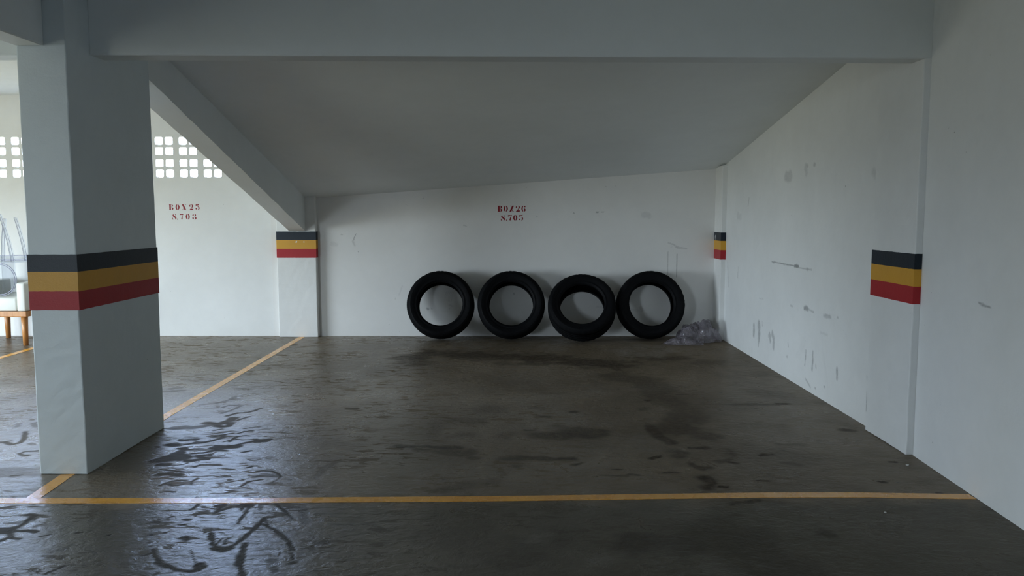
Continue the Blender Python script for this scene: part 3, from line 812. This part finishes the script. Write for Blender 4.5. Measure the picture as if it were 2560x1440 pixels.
# sloping soffit of the ramp above the bay (warped: lower on the left than on the right)
bm = bmesh.new()
NX, NY = 24, 24
rows_b, rows_t = [], []
for j in range(NY + 1):
    y = 4.18 + (8.37 - 4.18) * j / NY
    t = (y - 4.2) / (8.37 - 4.2)
    zl = 2.437 + (1.475 - 2.437) * t; zr = 2.450 + (1.782 - 2.450) * t
    rb, rt = [], []
    for i in range(NX + 1):
        x = -2.34 + (2.20 + 2.34) * i / NX
        s_ = (x + 2.16) / (2.155 + 2.16)
        z = zl + (zr - zl) * s_
        rb.append(bm.verts.new((x, y, z))); rt.append(bm.verts.new((x, y, z + 0.16)))
    rows_b.append(rb); rows_t.append(rt)
for j in range(NY):
    for i in range(NX):
        bm.faces.new((rows_b[j][i], rows_b[j + 1][i], rows_b[j + 1][i + 1], rows_b[j][i + 1]))
        bm.faces.new((rows_t[j][i], rows_t[j][i + 1], rows_t[j + 1][i + 1], rows_t[j + 1][i]))
o = mesh_obj('ceiling_slope', bm, M_ceiling, smooth=True)
struct(o, 'sloping grey ceiling slab under the ramp, falling towards the back wall')

# ------------------------------------------------------------------ beams
bm = bmesh.new()       # cross beam: column to right wall, slightly askew
hexa(bm, [(-2.16, 4.050, 2.103), (2.155, 4.170, 2.103), (2.155, 4.31, 2.103), (-2.16, 4.19, 2.103),
          (-2.16, 4.050, 2.56), (2.155, 4.170, 2.56), (2.155, 4.31, 2.56), (-2.16, 4.19, 2.56)])
bevel(bm, 0.008, 2)
tag(mesh_obj('ceiling_beam', bm, M_beam), 'wide grey cross beam spanning from striped column to right wall', 'beam')
bm = bmesh.new()       # its continuation over the left aisle
box(bm, ROOM_X0, -2.396, 4.05, 4.19, 2.103, 2.56); bevel(bm, 0.008, 2)
tag(mesh_obj('ceiling_beam', bm, M_beam), 'pale beam end seen left of the striped column, at top left edge', 'beam')
bm = bmesh.new()       # beam running towards the viewer over the column
box(bm, -2.398, -2.258, ROOM_Y0, 3.836, 2.105, 2.56); bevel(bm, 0.008, 2)
tag(mesh_obj('ceiling_beam', bm, M_beam), 'dark beam butting the front of the striped column, top left corner', 'beam')
bm = bmesh.new()       # inclined beam dropping from the column to the pilaster; its upstand closes the ramp side
hexa(bm, [(-2.335, 4.69, 2.090), (-2.156, 4.69, 2.090), (-2.226, 8.292, 1.128), (-2.395, 8.292, 1.128),
          (-2.335, 4.69, 2.555), (-2.156, 4.69, 2.555), (-2.226, 8.292, 2.555), (-2.395, 8.292, 2.555)])
bmesh.ops.subdivide_edges(bm, edges=[e for e in bm.edges if abs(e.verts[0].co.y - e.verts[1].co.y) > 1], cuts=60)
for v in bm.verts:
    if v.co.z < 2.3 and 4.75 < v.co.y < 8.2:
        v.co.z += 0.004 * noise.noise(v.co * 5); v.co.x += 0.003 * noise.noise(v.co * 6 + Vector((5, 0, 0)))
tag(mesh_obj('sloping_beam', bm, M_beam), 'inclined grey beam dropping from striped column to the pilaster between the bays', 'beam')

# ------------------------------------------------------------------ striped column and pilasters
def bands(parent, x0, x1, y0, y1, zs, t, z_off=0.0):
    """three painted bands wrapped round a shaft; zs = bottom red, red/yellow, yellow/black, top"""
    for (a, b), mt, nm in (((zs[2], zs[3]), M_black, 'black painted band'), ((zs[1], zs[2]), M_yellow, 'yellow painted band'),
                           ((zs[0], zs[1]), M_red, 'red painted band')):
        bm = bmesh.new()
        box(bm, x0 - t, x1 + t, y0 - t, y1 + t, a, b)
        for k in range(1, 30):
            for ax, lo, hi in ((0, x0, x1), (1, y0, y1)):
                c = lo + (hi - lo) * k / 30
                p = [0, 0, 0]; p[ax] = c; q = [0, 0, 0]; q[ax] = 1
                bmesh.ops.bisect_plane(bm, geom=bm.verts[:] + bm.edges[:] + bm.faces[:], plane_co=p, plane_no=q)
        for v in bm.verts:      # hand-cut edges
            v.co.z += 0.0012 * noise.noise(v.co * 40)
        o = mesh_obj('painted_band', bm, mt, parent); o['label'] = nm
        o.location = -parent.location

def column(name, x0, x1, y0, y1, h, zs, label, cat, mat, t=0.0022):
    r = empty(name, ((x0 + x1) / 2, (y0 + y1) / 2, 0))
    tag(r, label, cat)
    s_ = bumpy_box('shaft', x0, x1, y0, y1, 0, h, mat, r)
    s_.location = -r.location
    bands(r, x0, x1, y0, y1, zs, t)
    return r
column('concrete_column', -2.396, -2.156, 3.836, 4.700, 2.56, (0.832, 0.925, 1.021, 1.106),
       'free-standing pale column with black, yellow and red bands, nearest the viewer on the left', 'column', M_column, 0.003)
column('wall_pilaster', -2.532, -2.118, 8.292, 8.372, 1.62, (0.847, 0.942, 1.034, 1.124),
       'banded pilaster on the back wall between the two parking bays, under the inclined beam', 'pilaster', M_wall)
column('wall_pilaster', 2.104, 2.17, 8.100, 8.372, 1.80, (0.838, 0.935, 1.030, 1.116),
       'narrow banded pilaster in the far right corner beside the plastic bag', 'pilaster', M_wall)
column('wall_pilaster', 2.112, 2.17, 4.172, 4.672, 2.45, (0.824, 0.918, 1.010, 1.092),
       'banded pilaster on the right wall, nearest the viewer on the right', 'pilaster', M_wall_right)

# ------------------------------------------------------------------ painted parking lines
def strip(name, centre, width, label, z=0.0012):
    bm = bmesh.new()
    P = [Vector((x, y, 0)) for x, y in centre]
    pts = []
    for a, b in zip(P, P[1:]):
        n = max(2, int((b - a).length / 0.04))
        pts += [a.lerp(b, i / n) for i in range(n)]
    pts.append(P[-1])
    L, R = [], []
    for i, p in enumerate(pts):
        d = (pts[min(i + 1, len(pts) - 1)] - pts[max(i - 1, 0)]).normalized()
        nrm = Vector((-d.y, d.x, 0))
        j1 = 0.0016 * noise.noise(p * 18); j2 = 0.0016 * noise.noise(p * 18 + Vector((9, 3, 0)))
        for arr, q in ((L, p + nrm * (width / 2 + j1)), (R, p - nrm * (width / 2 + j2))):
            arr.append((bm.verts.new((q.x, q.y, z)), bm.verts.new((q.x, q.y, 0.0))))
    for i in range(len(pts) - 1):
        bm.faces.new((L[i][0], R[i][0], R[i + 1][0], L[i + 1][0])[::1])
        bm.faces.new((L[i][0], L[i + 1][0], L[i + 1][1], L[i][1]))
        bm.faces.new((R[i][0], R[i][1], R[i + 1][1], R[i + 1][0]))
    bmesh.ops.recalc_face_normals(bm, faces=bm.faces)
    return tag(mesh_obj(name, bm, M_line), label, 'parking line')
strip('parking_line', [(-3.9, 3.47), (-2.35, 3.467), (-1.26, 3.476), (-0.09, 3.505), (1.13, 3.556), (1.62, 3.560), (2.11, 3.540)], 0.064,
      'long yellow line across the front of the bays, to the right wall')
strip('parking_line', [(-2.226, 3.502), (-2.256, 3.835)], 0.068, 'short yellow line from the front line to the foot of the column')
strip('parking_line', [(-2.262, 4.702), (-2.275, 5.0), (-2.290, 8.289)], 0.066, 'yellow line from behind the column to the back pilaster')
strip('parking_line', [(-4.60, 4.2), (-4.72, 7.2), (-4.76, 8.36)], 0.07, 'yellow line at the left edge in front of the lounge chair')

# ------------------------------------------------------------------ stencilled bay numbers on the back wall
def glyph(ch):
    """stencil letter as polygons in a box 0.8 wide, 1 high"""
    P = []
    def cres(cx, cy, rx, ry, ix, a0, a1, gap=0.07, n=14):
        # crescent on one side of a vertical bridge: outer arc a0..a1, inner arc back with narrower radius
        o_ = [(cx + rx * math.cos(math.radians(a0 + (a1 - a0) * i / n)), cy + ry * math.sin(math.radians(a0 + (a1 - a0) * i / n))) for i in range(n + 1)]
        i_ = [(cx + ix * math.cos(math.radians(a1 + (a0 - a1) * i / n)), cy + ry * 0.80 * math.sin(math.radians(a1 + (a0 - a1) * i / n))) for i in range(n + 1)]
        P.append(o_ + i_)
    def disc(cx, cy, r, n=12): P.append([(cx + r * math.cos(2 * math.pi * i / n), cy + r * math.sin(2 * math.pi * i / n)) for i in range(n)])
    if ch == '0':
        cres(0.40, 0.5, 0.40, 0.5, 0.13, 100, 260); cres(0.40, 0.5, 0.40, 0.5, 0.13, 80, -80)
    elif ch == 'B':
        P.append([(0.0, 0), (0.42, 0), (0.42, 0.05), (0.38, 0.07), (0.38, 0.93), (0.42, 0.95), (0.42, 1), (0, 1), (0, 0.96), (0.06, 0.92), (0.06, 0.08), (0, 0.04)])
        cres(0.50, 0.76, 0.30, 0.24, 0.06, 88, -88); cres(0.50, 0.25, 0.36, 0.25, 0.08, 88, -88)
    elif ch == 'X':
        P.append([(0.0, 1), (0.34, 1), (0.84, 0.0), (0.50, 0.0)]); P.append([(0.58, 1.0), (0.84, 1.0), (0.84, 0.96), (0.74, 0.94), (0.60, 0.76), (0.56, 0.80), (0.66, 0.94)])
        P.append([(0.0, 0.0), (0.28, 0.0), (0.18, 0.06), (0.30, 0.26), (0.26, 0.30), (0.10, 0.06), (0.0, 0.04)])
    elif ch == 'x':      # the X whose stencil was laid the other way round
        P.append([(0.0, 0.0), (0.36, 0.0), (0.86, 1.0), (0.50, 1.0)])
        P.append([(0.56, 0.34), (0.62, 0.26), (0.74, 0.05), (0.88, 0.04), (0.88, 0.0), (0.60, 0.0), (0.50, 0.24)])
        P.append([(0.08, 1.0), (0.26, 1.0), (0.24, 0.90), (0.16, 0.92)])
    elif ch == '2':
        cres(0.46, 0.72, 0.34, 0.28, 0.10, 85, -75); cres(0.34, 0.74, 0.32, 0.22, 0.12, 100, 235)
        P.append([(0.34, 0.30), (0.44, 0.44), (0.66, 0.52), (0.72, 0.50), (0.5, 0.34), (0.44, 0.27)])
        P.append([(0.0, 0.0), (0.78, 0.0), (0.80, 0.26), (0.68, 0.20), (0.5, 0.22), (0.3, 0.26), (0.12, 0.10)])
    elif ch == '5':
        P.append([(0.06, 1.0), (0.30, 0.96), (0.56, 0.99), (0.70, 1.06), (0.66, 0.86), (0.48, 0.80), (0.28, 0.82), (0.14, 0.78), (0.10, 0.64), (0.04, 0.64)])
        cres(0.44, 0.33, 0.36, 0.33, 0.12, 88, -85); disc(0.13, 0.22, 0.14); P.append([(0.30, 0.60), (0.42, 0.66), (0.42, 0.60), (0.30, 0.55)])
    elif ch == '6':
        cres(0.40, 0.5, 0.40, 0.5, 0.14, 100, 260); cres(0.46, 0.28, 0.34, 0.28, 0.10, 85, -85)
        disc(0.66, 0.84, 0.12); P.append([(0.48, 0.98), (0.62, 0.97), (0.66, 0.88), (0.48, 0.90)])
    elif ch == '3':
        cres(0.44, 0.76, 0.30, 0.24, 0.08, 88, -80); cres(0.44, 0.26, 0.38, 0.27, 0.12, 88, -88)
        disc(0.16, 0.76, 0.13); disc(0.14, 0.26, 0.15); P.append([(0.10, 0.88), (0.28, 0.99), (0.30, 0.90), (0.2, 0.84)]); P.append([(0.05, 0.20), (0.28, 0.03), (0.30, 0.12), (0.2, 0.2)])
    elif ch == '7':
        P.append([(0.04, 0.66), (0.04, 1.0), (0.12, 0.97), (0.30, 1.0), (0.52, 0.94), (0.74, 1.0), (0.80, 1.0), (0.70, 0.80), (0.5, 0.78), (0.3, 0.84), (0.14, 0.80), (0.08, 0.66)])
        P.append([(0.68, 0.76), (0.60, 0.54), (0.58, 0.10), (0.50, 0.0), (0.36, 0.02), (0.32, 0.18), (0.44, 0.50), (0.60, 0.72)])
    elif ch == 'S':
        P.append([(0.06, 0.78), (0.14, 0.90), (0.24, 0.97), (0.28, 0.80), (0.40, 0.70), (0.66, 0.52), (0.80, 0.36), (0.80, 0.18), (0.68, 0.04), (0.52, 0.0),
                  (0.58, 0.18), (0.50, 0.30), (0.24, 0.48), (0.08, 0.62)])
        P.append([(0.48, 0.98), (0.60, 0.92), (0.70, 0.98), (0.72, 0.66), (0.66, 0.66), (0.60, 0.84)]); P.append([(0.0, 0.36), (0.05, 0.36), (0.14, 0.12), (0.30, 0.04), (0.12, 0.02), (0.0, 0.0)])
    elif ch == '.':
        disc(0.12, 0.08, 0.10)
    return P

def stencil(label, lines):
    root = empty('stencilled_bay_number', (lines[0][1][0], ROOM_Y1, lines[0][2]))
    tag(root, label, 'wall lettering')
    for text, xpos, z0, z1, wd in lines:
        for ch, x in zip(text, xpos):
            bm = bmesh.new()
            for poly in glyph(ch):
                hgt = z1 - z0
                pts = [(x + px / 0.8 * wd, z0 + pz * hgt) for px, pz in poly]
                vv = [bm.verts.new((a, ROOM_Y1 - 0.0004, b)) for a, b in pts]      # a coat of paint
                for tri in tessellate_polygon([[Vector((a, b, 0)) for a, b in pts]]):
                    bm.faces.new([vv[i] for i in tri])
            o = mesh_obj('full_stop' if ch == '.' else ('digit' if ch.isdigit() and not (ch == '0' and text[0] == 'B') else 'letter'), bm, M_stencil, root)
            o.location = -root.location
stencil('dark red stencilled lettering BOX 26 S.705 above the tyres',
        [('B0x26', (-0.199, -0.135, -0.074, -0.008, 0.053), 1.332, 1.394, 0.045),
         ('S.705', (-0.165, -0.110, -0.091, -0.034, 0.028), 1.237, 1.297, 0.044)])
stencil('dark red stencilled lettering BOX 25 S.703 to the right of the column',
        [('B0X25', (-3.690, -3.621, -3.553, -3.476, -3.408), 1.351, 1.410, 0.043),
         ('S.703', (-3.659, -3.612, -3.582, -3.516, -3.446), 1.249, 1.310, 0.043)])

# ------------------------------------------------------------------ tyres
TD, TW, RIM = 0.706, 0.232, 0.458
def ring_surface(profile, mat, name, parent, seg=120, closed=False):
    """revolve a (radius, axial) profile round the Y axis"""
    bm = bmesh.new()
    rings = []
    for r, a in profile:
        rings.append([bm.verts.new((r * math.cos(2 * math.pi * k / seg), a, r * math.sin(2 * math.pi * k / seg))) for k in range(seg)])
    pairs = list(zip(rings, rings[1:])) + ([(rings[-1], rings[0])] if closed else [])
    for a, b in pairs:
        for k in range(seg):
            bm.faces.new((a[k], a[(k + 1) % seg], b[(k + 1) % seg], b[k]))
    bmesh.ops.recalc_face_normals(bm, faces=bm.faces)
    return mesh_obj(name, bm, mat, parent, smooth=True)

def tyre_parts(parent):
    R, W, B = TD / 2, TW / 2, RIM / 2
    # tread: ribs and circumferential grooves with sipes
    prof = [(R - 0.030, -W + 0.004), (R - 0.016, -W + 0.012), (R - 0.007, -W + 0.026)]
    for c in (-0.055, -0.019, 0.019, 0.055):
        rr = R - 0.001 - 0.5 * c * c
        prof += [(rr, c - 0.0055), (rr - 0.007, c - 0.0045), (rr - 0.007, c + 0.0045), (rr, c + 0.0055)]
    prof += [(R - 0.007, W - 0.026), (R - 0.016, W - 0.012), (R - 0.030, W - 0.004)]
    t = ring_surface(prof, M_tread, 'tread', parent, 160)
    me = t.data
    for v in me.vertices:      # shoulder blocks
        ang = math.atan2(v.co.z, v.co.x)
        if abs(v.co.y) > W - 0.03 and (int(ang / (2 * math.pi) * 160 + 400) % 4 == 0):
            v.co.x *= 0.990; v.co.z *= 0.990
    for sgn in (-1, 1):
        pr = [(R - 0.030, W - 0.004), (R - 0.040, W - 0.001), (R - 0.043, W + 0.0012), (R - 0.046, W + 0.001), (R - 0.060, W - 0.001),
              (B + 0.040, W - 0.009), (B + 0.026, W - 0.016), (B + 0.022, W - 0.014), (B + 0.017, W - 0.015), (B + 0.014, W - 0.020), (B + 0.003, W - 0.027),
              (B, W - 0.034), (B + 0.001, W - 0.046), (B + 0.008, W - 0.050)]
        ring_surface([(r, a * sgn) for r, a in pr], M_rubber, 'sidewall', parent, 120)
    li = [(B + 0.008, W - 0.050), (B + 0.024, W - 0.036), (B + 0.050, W - 0.020), (R - 0.045, W - 0.012), (R - 0.022, W - 0.030), (R - 0.013, W - 0.06), (R - 0.012, 0),
          (R - 0.013, -W + 0.06), (R - 0.022, -W + 0.030), (R - 0.045, -W + 0.012), (B + 0.050, -W + 0.020), (B + 0.024, -W + 0.036), (B + 0.008, -W + 0.050)]
    ring_surface(li, M_liner, 'inner_liner', parent, 120)

def tyre(first, cx, lean, spin, yaw, label, wall_gap=0.004):
    th = math.radians(lean)
    R, W = TD / 2, TW / 2
    # rear edge of the crown touches floor and wall
    rs, ws = R - 0.010, W - 0.012
    cz = max(rs * math.cos(th) + ws * math.sin(th), (R - 0.001) * math.cos(th) + 0.02 * math.sin(th))
    back = max(rs * math.sin(th) + ws * math.cos(th), (R - 0.045) * math.sin(th) + W * math.cos(th))
    cy = ROOM_Y1 - wall_gap - back
    if first is None:
        r = empty('car_tyre', (0, 0, 0)); tyre_parts(r)
    else:
        r = first.copy(); C.objects.link(r)
        for ch in first.children:
            c = ch.copy(); C.objects.link(c); c.parent = r
    r.location = (cx, cy, cz)
    r.rotation_euler = (Matrix.Rotation(math.radians(yaw), 3, 'Z') @ Matrix.Rotation(-th, 3, 'X') @ Matrix.Rotation(spin, 3, 'Y')).to_euler()
    tag(r, label, 'tyre', 'tyres leaning on the back wall')
    return r
T1 = tyre(None, -0.790, 17, 0.0, 2, 'leftmost black tyre leaning on the back wall')
tyre(T1, -0.054, 18, 0.7, 0, 'second black tyre from the left, under the S.705 lettering')
tyre(T1, 0.678, 34, 1.6, -4, 'third black tyre from the left, leaning back the most')
tyre(T1, 1.398, 16, 2.2, 0, 'rightmost black tyre, beside the crumpled plastic bag')

# ------------------------------------------------------------------ crumpled plastic bag
def ridged(p, s, off):
    return 1 - abs(noise.noise(p * s + Vector((off, off * 0.7, 0)))) * 2.4
def bag():
    root = empty('plastic_bag', (1.82, 7.98, 0))
    tag(root, 'crumpled clear plastic bag lying on the floor in the far right corner', 'plastic bag')
    def lump(name, cx, cy, rx, ry, h, off, flat=0.0, nx=34, ny=22, lean=0.0):
        bm = bmesh.new(); top, bot = [], []
        for j in range(ny + 1):
            tr, br = [], []
            for i in range(nx + 1):
                u = -1 + 2 * i / nx; v = -1 + 2 * j / ny
                # square to rounded blob outline
                ang = math.atan2(v, u)
                k = 1 + 0.10 * math.sin(3 * ang + off) + 0.06 * math.sin(7 * ang + 2 * off)
                x = u * math.sqrt(max(0, 1 - v * v * 0.42)) * rx * k; y = v * math.sqrt(max(0, 1 - u * u * 0.42)) * ry * k
                rr = min(1.0, max(abs(u), abs(v)))
                env = (1 - rr ** 3.2)
                q = Vector((x, y, 0))
                w = q + Vector((noise.noise(q * 9 + Vector((off, 0, 0))), noise.noise(q * 9 + Vector((0, off, 3))), 0)) * 0.05
                a = ridged(w, 5, off) * 0.55 + ridged(w, 11, off + 3) * 0.32 + ridged(w, 24, off + 7) * 0.06
                z = h * env * (0.55 + 0.5 * a + lean * u * 0.35)
                z = max(z, 0.002) + 0.003
                jx = 0.007 * (random.random() - 0.5); jy = 0.007 * (random.random() - 0.5); z = z + env * h * 0.10 * (random.random() - 0.5) if z > 0.01 else z
                tr.append(bm.verts.new((cx + x + jx, cy + y + jy, z)))
                br.append(bm.verts.new((cx + x * 0.985, cy + y * 0.985, 0.0015)))
            top.append(tr); bot.append(br)
        for j in range(ny):
            for i in range(nx):
                a_, b_, c_, d_ = top[j][i], top[j][i + 1], top[j + 1][i + 1], top[j + 1][i]
                if random.random() < 0.5:
                    bm.faces.new((a_, b_, c_)); bm.faces.new((a_, c_, d_))
                else:
                    bm.faces.new((a_, b_, d_)); bm.faces.new((b_, c_, d_))
        return bm
    b = lump('x', 1.865, 8.03, 0.225, 0.155, 0.235, 1.7, lean=0.25)
    o = mesh_obj('film_body', b, M_bag, root); o.location = -root.location
    b = lump('x', 1.69, 7.85, 0.20, 0.11, 0.075, 4.1)
    o = mesh_obj('film_flap', b, M_bag, root); o.location = -root.location
bag()

# ------------------------------------------------------------------ lounge chair and clear acrylic furniture at the left edge
def rounded(x0, x1, y0, y1, z0, z1, r, seg=4):
    bm = bmesh.new(); box(bm, x0, x1, y0, y1, z0, z1); bevel(bm, r, seg); return bm
ch = empty('lounge_chair', (-5.14, 7.98, 0))
tag(ch, 'white upholstered lounge chair on a honey wood frame, left of the column', 'armchair')
def put(o): o.location = -ch.location; return o
for lx, ly in ((-4.905, 7.745), (-5.40, 7.745), (-4.905, 8.24), (-5.40, 8.24)):
    bm = bmesh.new(); tube(bm, [(lx, ly, 0.0), (lx, ly, 0.15), (lx, ly, 0.30)], [0.023, 0.027, 0.031], 20)
    put(mesh_obj('leg', bm, M_wood, ch, True))
bm = rounded(-5.46, -4.85, 7.69, 7.74, 0.292, 0.346, 0.008)
b2 = bmesh.new()
put(mesh_obj('frame_rail', bm, M_wood, ch))
put(mesh_obj('frame_rail', rounded(-4.90, -4.85, 7.742, 8.30, 0.292, 0.346, 0.008), M_wood, ch))
put(mesh_obj('frame_rail', rounded(-5.46, -5.41, 7.742, 8.30, 0.292, 0.346, 0.008), M_wood, ch))
put(mesh_obj('seat_cushion', rounded(-5.37, -4.945, 7.70, 8.30, 0.347, 0.485, 0.022), M_uphol, ch, True))
put(mesh_obj('armrest', rounded(-4.942, -4.852, 7.69, 8.30, 0.347, 0.632, 0.020), M_uphol, ch, True))
put(mesh_obj('armrest', rounded(-5.462, -5.372, 7.69, 8.30, 0.347, 0.632, 0.020), M_uphol, ch, True))

tb = empty('acrylic_side_table', (-5.15, 8.18, 0.486))
tag(tb, 'clear acrylic side table with a thin lavender-edged top, standing on the lounge chair', 'side table')
def put2(o, r): o.location = -r.location; return o
M_tint = simple('lavender tinted acrylic edge', (0.30, 0.30, 0.42), 0.2, 0.6)
put2(mesh_obj('table_top', rounded(-5.34, -4.70, 8.07, 8.30, 0.838, 0.882, 0.003, 2), M_acrylic, tb), tb)
for z in (0.838, 0.882):
    put2(mesh_obj('edge_strip', rounded(-5.342, -4.698, 8.062, 8.069, z - 0.003, z + 0.003, 0.001, 1), M_tint, tb), tb)
for x in (-5.32, -4.972):
    put2(mesh_obj('side_panel', rounded(x - 0.006, x + 0.006, 8.08, 8.29, 0.487, 0.838, 0.002, 2), M_acrylic, tb), tb)

ac = empty('acrylic_chair', (-5.19, 7.80, 0.486))
tag(ac, 'clear acrylic chair turned upside down, legs up, on the white lounge chair', 'chair')
# round back panel with a raised rim
bm = bmesh.new()
cx_, cy_, cz_, rr_ = -5.16, 7.80, 0.655, 0.165
seg = 64
fr = [bm.verts.new((cx_ + rr_ * math.cos(2 * math.pi * k / seg), cy_, cz_ + rr_ * math.sin(2 * math.pi * k / seg))) for k in range(seg)]
bk = [bm.verts.new((v.co.x, cy_ + 0.008, v.co.z)) for v in fr]
bm.faces.new(fr); bm.faces.new(bk[::-1])
for k in range(seg): bm.faces.new((fr[k], bk[k], bk[(k + 1) % seg], fr[(k + 1) % seg]))
put2(mesh_obj('round_back', bm, M_acrylic, ac), ac)
bm = bmesh.new()
for rad in (rr_, rr_ - 0.016):
    tube(bm, [(cx_ + rad * math.cos(2 * math.pi * k / seg), cy_ - 0.004, cz_ + rad * math.sin(2 * math.pi * k / seg)) for k in range(seg + 1)], 0.0028, 8, False)
put2(mesh_obj('back_rim', bm, M_tint, ac, True), ac)
put2(mesh_obj('seat', rounded(-5.33, -4.99, 7.79, 8.04, 0.822, 0.836, 0.004, 2), M_acrylic, ac), ac)
def curved_leg(x0, z0, x1, z1, y, w=0.030):
    bm = bmesh.new(); n = 16; rows_ = []
    for i in range(n + 1):
        t = i / n
        x = x0 + (x1 - x0) * (t ** 1.5); z = z0 + (z1 - z0) * t
        hw = w / 2 * (1 - 0.25 * t)
        rows_.append([bm.verts.new(p) for p in ((x - hw, y - 0.012, z), (x + hw, y - 0.012, z), (x + hw, y + 0.012, z), (x - hw, y + 0.012, z))])
    for a, b in zip(rows_, rows_[1:]):
        for k in range(4): bm.faces.new((a[k], a[(k + 1) % 4], b[(k + 1) % 4], b[k]))
    bm.faces.new(rows_[0][::-1]); bm.faces.new(rows_[-1])
    o = put2(mesh_obj('leg', bm, M_acrylic, ac), ac)
    # bright/dark polished arrises
    for sgn in (-1, 1):
        bm = bmesh.new()
        tube(bm, [(r_[1 if sgn > 0 else 0].x, y - 0.0125, r_[0].z) for r_ in LEG_ROWS(x0, z0, x1, z1, w)], 0.0016, 6)
        e = mesh_obj('leg_edge', bm, M_tint, o)
    bm = bmesh.new()
    hw = w / 2 * 0.75
    tube(bm, [(x1 - hw, y - 0.0125, z1), (x1 + hw, y - 0.0125, z1)], 0.0018, 6)
    mesh_obj('leg_edge', bm, M_tint, o)
def LEG_ROWS(x0, z0, x1, z1, w, n=16):
    out = []
    for i in range(n + 1):
        t = i / n
        x = x0 + (x1 - x0) * (t ** 1.5); z = z0 + (z1 - z0) * t; hw = w / 2 * (1 - 0.25 * t)
        out.append([Vector((x - hw, 0, z)), Vector((x + hw, 0, z))])
    return out
curved_leg(-5.005, 0.836, -5.09, 1.270, 7.99)
curved_leg(-5.035, 0.836, -5.135, 1.305, 7.82)
curved_leg(-5.24, 0.836, -5.20, 1.262, 7.99)
curved_leg(-5.31, 0.836, -5.32, 1.300, 7.82)

# ------------------------------------------------------------------ paint flakes on the floor by the right wall
def flake(x, y, s, label):
    bm = bmesh.new()
    n = 7
    t = [bm.verts.new((x + s * (0.7 + 0.5 * random.random()) * math.cos(2 * math.pi * k / n), y + s * (0.7 + 0.5 * random.random()) * math.sin(2 * math.pi * k / n), 0.003 + 0.002 * random.random())) for k in range(n)]
    b = [bm.verts.new((v.co.x, v.co.y, 0.0)) for v in t]
    bm.faces.new(t)
    for k in range(n): bm.faces.new((t[k], b[k], b[(k + 1) % n], t[(k + 1) % n]))
    bmesh.ops.recalc_face_normals(bm, faces=bm.faces)
    tag(mesh_obj('paint_flake', bm, M_chip), label, 'debris')
flake(2.036, 4.0, 0.008, 'larger white paint flake on the floor at the foot of the near right pilaster')
flake(1.615, 3.342, 0.005, 'tiny white flake on the dark floor in front of the long yellow line')
